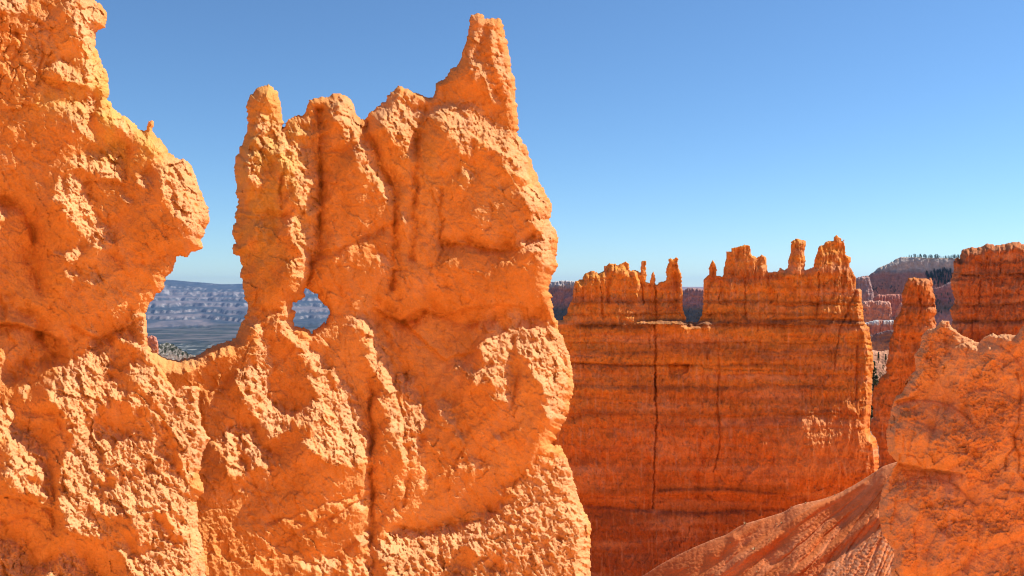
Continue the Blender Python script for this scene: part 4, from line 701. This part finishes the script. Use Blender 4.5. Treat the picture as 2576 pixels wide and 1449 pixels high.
for i, rx in enumerate([700, 735, 870, 905, 940, 968, 975, 1010, 1028, 1060, 1085, 1095, 1110, 1135, 1150, 1165, 1180, 1205, 1220, 1235, 1242, 1255, 1290, 1300, 1315, 1325, 1338, 1360, 1385, 1410, 1430, 1440, 1455, 1475, 1490, 1510, 1535, 1550, 1562, 1580, 1600, 1615]):
    px = 2113.1 + .18515 * rx; big = 1240 < rx < 1350 or rx > 1520
    lone = rx < 760
    tree(px, top_y(px) + 2.0, 1898 - rnd.uniform(0, 6), (4 if rx < 930 else rnd.uniform(6, 11)) * (1.15 if big else 1), rnd.choice((0, 0, 1, 2)),
         'tiny lone pine on the sloping left shoulder of the mesa' if lone else 'tiny dark pine on the flat rim of the distant mesa', 'pines on the mesa rim' if not lone else 'lone pines on the mesa shoulder', seed=i)
def on(info, px, py):
    j = int((px - info['x0']) / info['s']); i = int((py - info['y0']) / info['s']); return float(info['front'][i, j])
poly = tr([(1240, 420), (1330, 400), (1420, 410), (1530, 430), (1540, 560), (1480, 600), (1300, 640), (1270, 560), (1150, 480)], 'r')
for i in range(95):
    while True:
        px = rnd.uniform(2320, 2405); py = rnd.uniform(676, 724)
        if inpoly(np.array([px]), np.array([py]), poly)[0]: break
    tree(px, py + 3, on(minfo, px, py) - 2, rnd.uniform(8, 13), rnd.choice((0, 1, 0)), 'dark pine in the wooded patch on the mesa slope right of the pillar', 'pines on the mesa slope', seed=i)
for i in range(26):
    px = rnd.uniform(2190, 2265); py = rnd.uniform(715, 738)
    tree(px, py, on(minfo, px, py) - 2, rnd.uniform(3, 6), 2, 'faint small tree low on the dark mesa slope left of the pillar', 'trees at the mesa foot', seed=i)
for i in range(34):
    px = rnd.uniform(2345, 2392); py = rnd.uniform(750, 800) - (px - 2345) * .35
    tree(px, py, 1435, rnd.uniform(5, 9), rnd.choice((0, 2)), 'grey green tree on the reddish hill right of the pillar', 'trees on the reddish hill', seed=i)
for i in range(75):
    px = rnd.uniform(392, 480); py = 868 + max(0, (px - 430)) * .55 + rnd.uniform(0, 24)
    tree(px, py, 690 - 1.5 * (py - 860) - 6, rnd.uniform(5, 9), 2, 'dark scrub tree on the pale ridge at the bottom of the large window', 'scrub trees seen through the window', seed=i)
for (px, py, hp, Dt, kd, lb) in ((2197, 985, 75, 210, 0, 'tallest dark green pine in the narrow gap against the right end of the red wall'), (2204, 1000, 55, 205, 0, 'second dark pine crowding the tallest one in the gap'), (2210, 912, 26, 240, 1, 'thin dead looking pine on the pink slope'),
        (2228, 915, 24, 240, 1, 'slim pine on the pink slope beside the pillar edge'), (2222, 930, 12, 236, 2, 'round shrub like tree on the pink slope between two pines'), (2215, 950, 14, 230, 2, 'low tree beneath the pink slope, left of the pillar'), (2190, 1080, 70, 150, 0, 'dark pine glimpsed in the slit between the wall and the pillar')):
    tree(px, py, Dt, hp, kd, lb, None, seed=px)
def bush_mesh(seed):
    r = random.Random(seed); V = []; F = []
    for i in range(60):
        a = r.uniform(0, 6.283); e = r.uniform(.15, 1.5); L_ = r.uniform(.5, 1); d = Vector((math.cos(a) * math.cos(e), math.sin(a) * math.cos(e), math.sin(e))) * L_
        p = d.cross(Vector((0, 0, 1))).normalized() * .035; b = len(V); V += [tuple(-p), tuple(p), tuple(d + p * .5), tuple(d - p * .5)]; F.append((b, b + 1, b + 2, b + 3))
    me = bpy.data.meshes.new('dry_bush'); me.from_pydata(V, [], F); me.materials.append(MS); return me
BM = bush_mesh(3)
Dq = lambda px, py: float(D[min(len(tv) - 1, max(0, int((py - np.interp(px, tx, cy)) / (1760 - np.interp(px, tx, cy)) * (len(tv) - 1)))), int((px - 1380) / 2.2)])
spots = [(tr([(1515, 1078)], '7')[0], 8), (tr([(1580, 1262)], '7')[0], 9), (tr([(1410, 1212)], '7')[0], 3), (tr([(1740, 1080)], '7')[0], 4), (tr([(1690, 1195)], '7')[0], 4), (tr([(1600, 1425)], '7')[0], 5), (tr([(130, 962)], '8')[0], 5), (tr([(235, 925)], '8')[0], 4), (tr([(440, 868)], '8')[0], 4), (tr([(400, 885)], '8')[0], 3), (tr([(520, 830)], '8')[0], 3), (tr([(60, 1075)], '8')[0], 6)]
names = ['straw coloured bush on the slope crest, leftmost on the skyline of the slope', 'largest dry bush, on the second rib of the earth slope', 'tiny pale tuft below the slope crest', 'small dry tuft near the middle of the upper slope', 'small dry tuft between the crest and the second rib', 'dry tuft near the bottom of the frame on the slope',
         'dry bush on the crest where the slope steepens', 'dry tuft on the crest below the wall foot', 'dry tuft high on the crest', 'tiny tuft on the crest beside a slightly larger one', 'highest dry tuft on the slope crest', 'pale bushy patch on the broad face of the slope']
for k, (((px, py), sz), lb) in enumerate(zip(spots, names)):
    py2 = max(py, float(np.interp(px, tx, cy)) + 1); Dd = Dq(px, py2) - .05; o = bpy.data.objects.new('dry_bush', BM); COL.objects.link(o); o.location = P3(px, py2, Dd); q = sz * K * Dd; o.scale = (q, q, q * .9); o.rotation_euler = (0, 0, k)
    tag(o, lb, 'bush', 'dry bushes on the earth slope')

# ------------------------------------------------------------------ haze
hm = bpy.data.materials.new('haze'); hm.use_nodes = True; N = hm.node_tree.nodes; N.remove(N['Principled BSDF']); pv = N.new('ShaderNodeVolumePrincipled')
pv.inputs['Color'].default_value = (.36, .60, 1, 1); pv.inputs['Density'].default_value = 2.3e-5; pv.inputs['Anisotropy'].default_value = .3
hm.node_tree.links.new(pv.outputs[0], N['Material Output'].inputs['Volume'])
hx, hy0, hy1, z0, z1 = 26400, -26400, 26400, -480, 300
hv = [(x, y, z) for x in (-hx, hx) for y in (hy0, hy1) for z in (z0, z1)]
o = mesh_obj('haze', hv, [(0, 1, 3, 2), (4, 6, 7, 5), (0, 4, 5, 1), (2, 3, 7, 6), (0, 2, 6, 4), (1, 5, 7, 3)], hm, smooth=False); tag(o, 'thin blue air haze over the canyon', None, None, 'stuff')
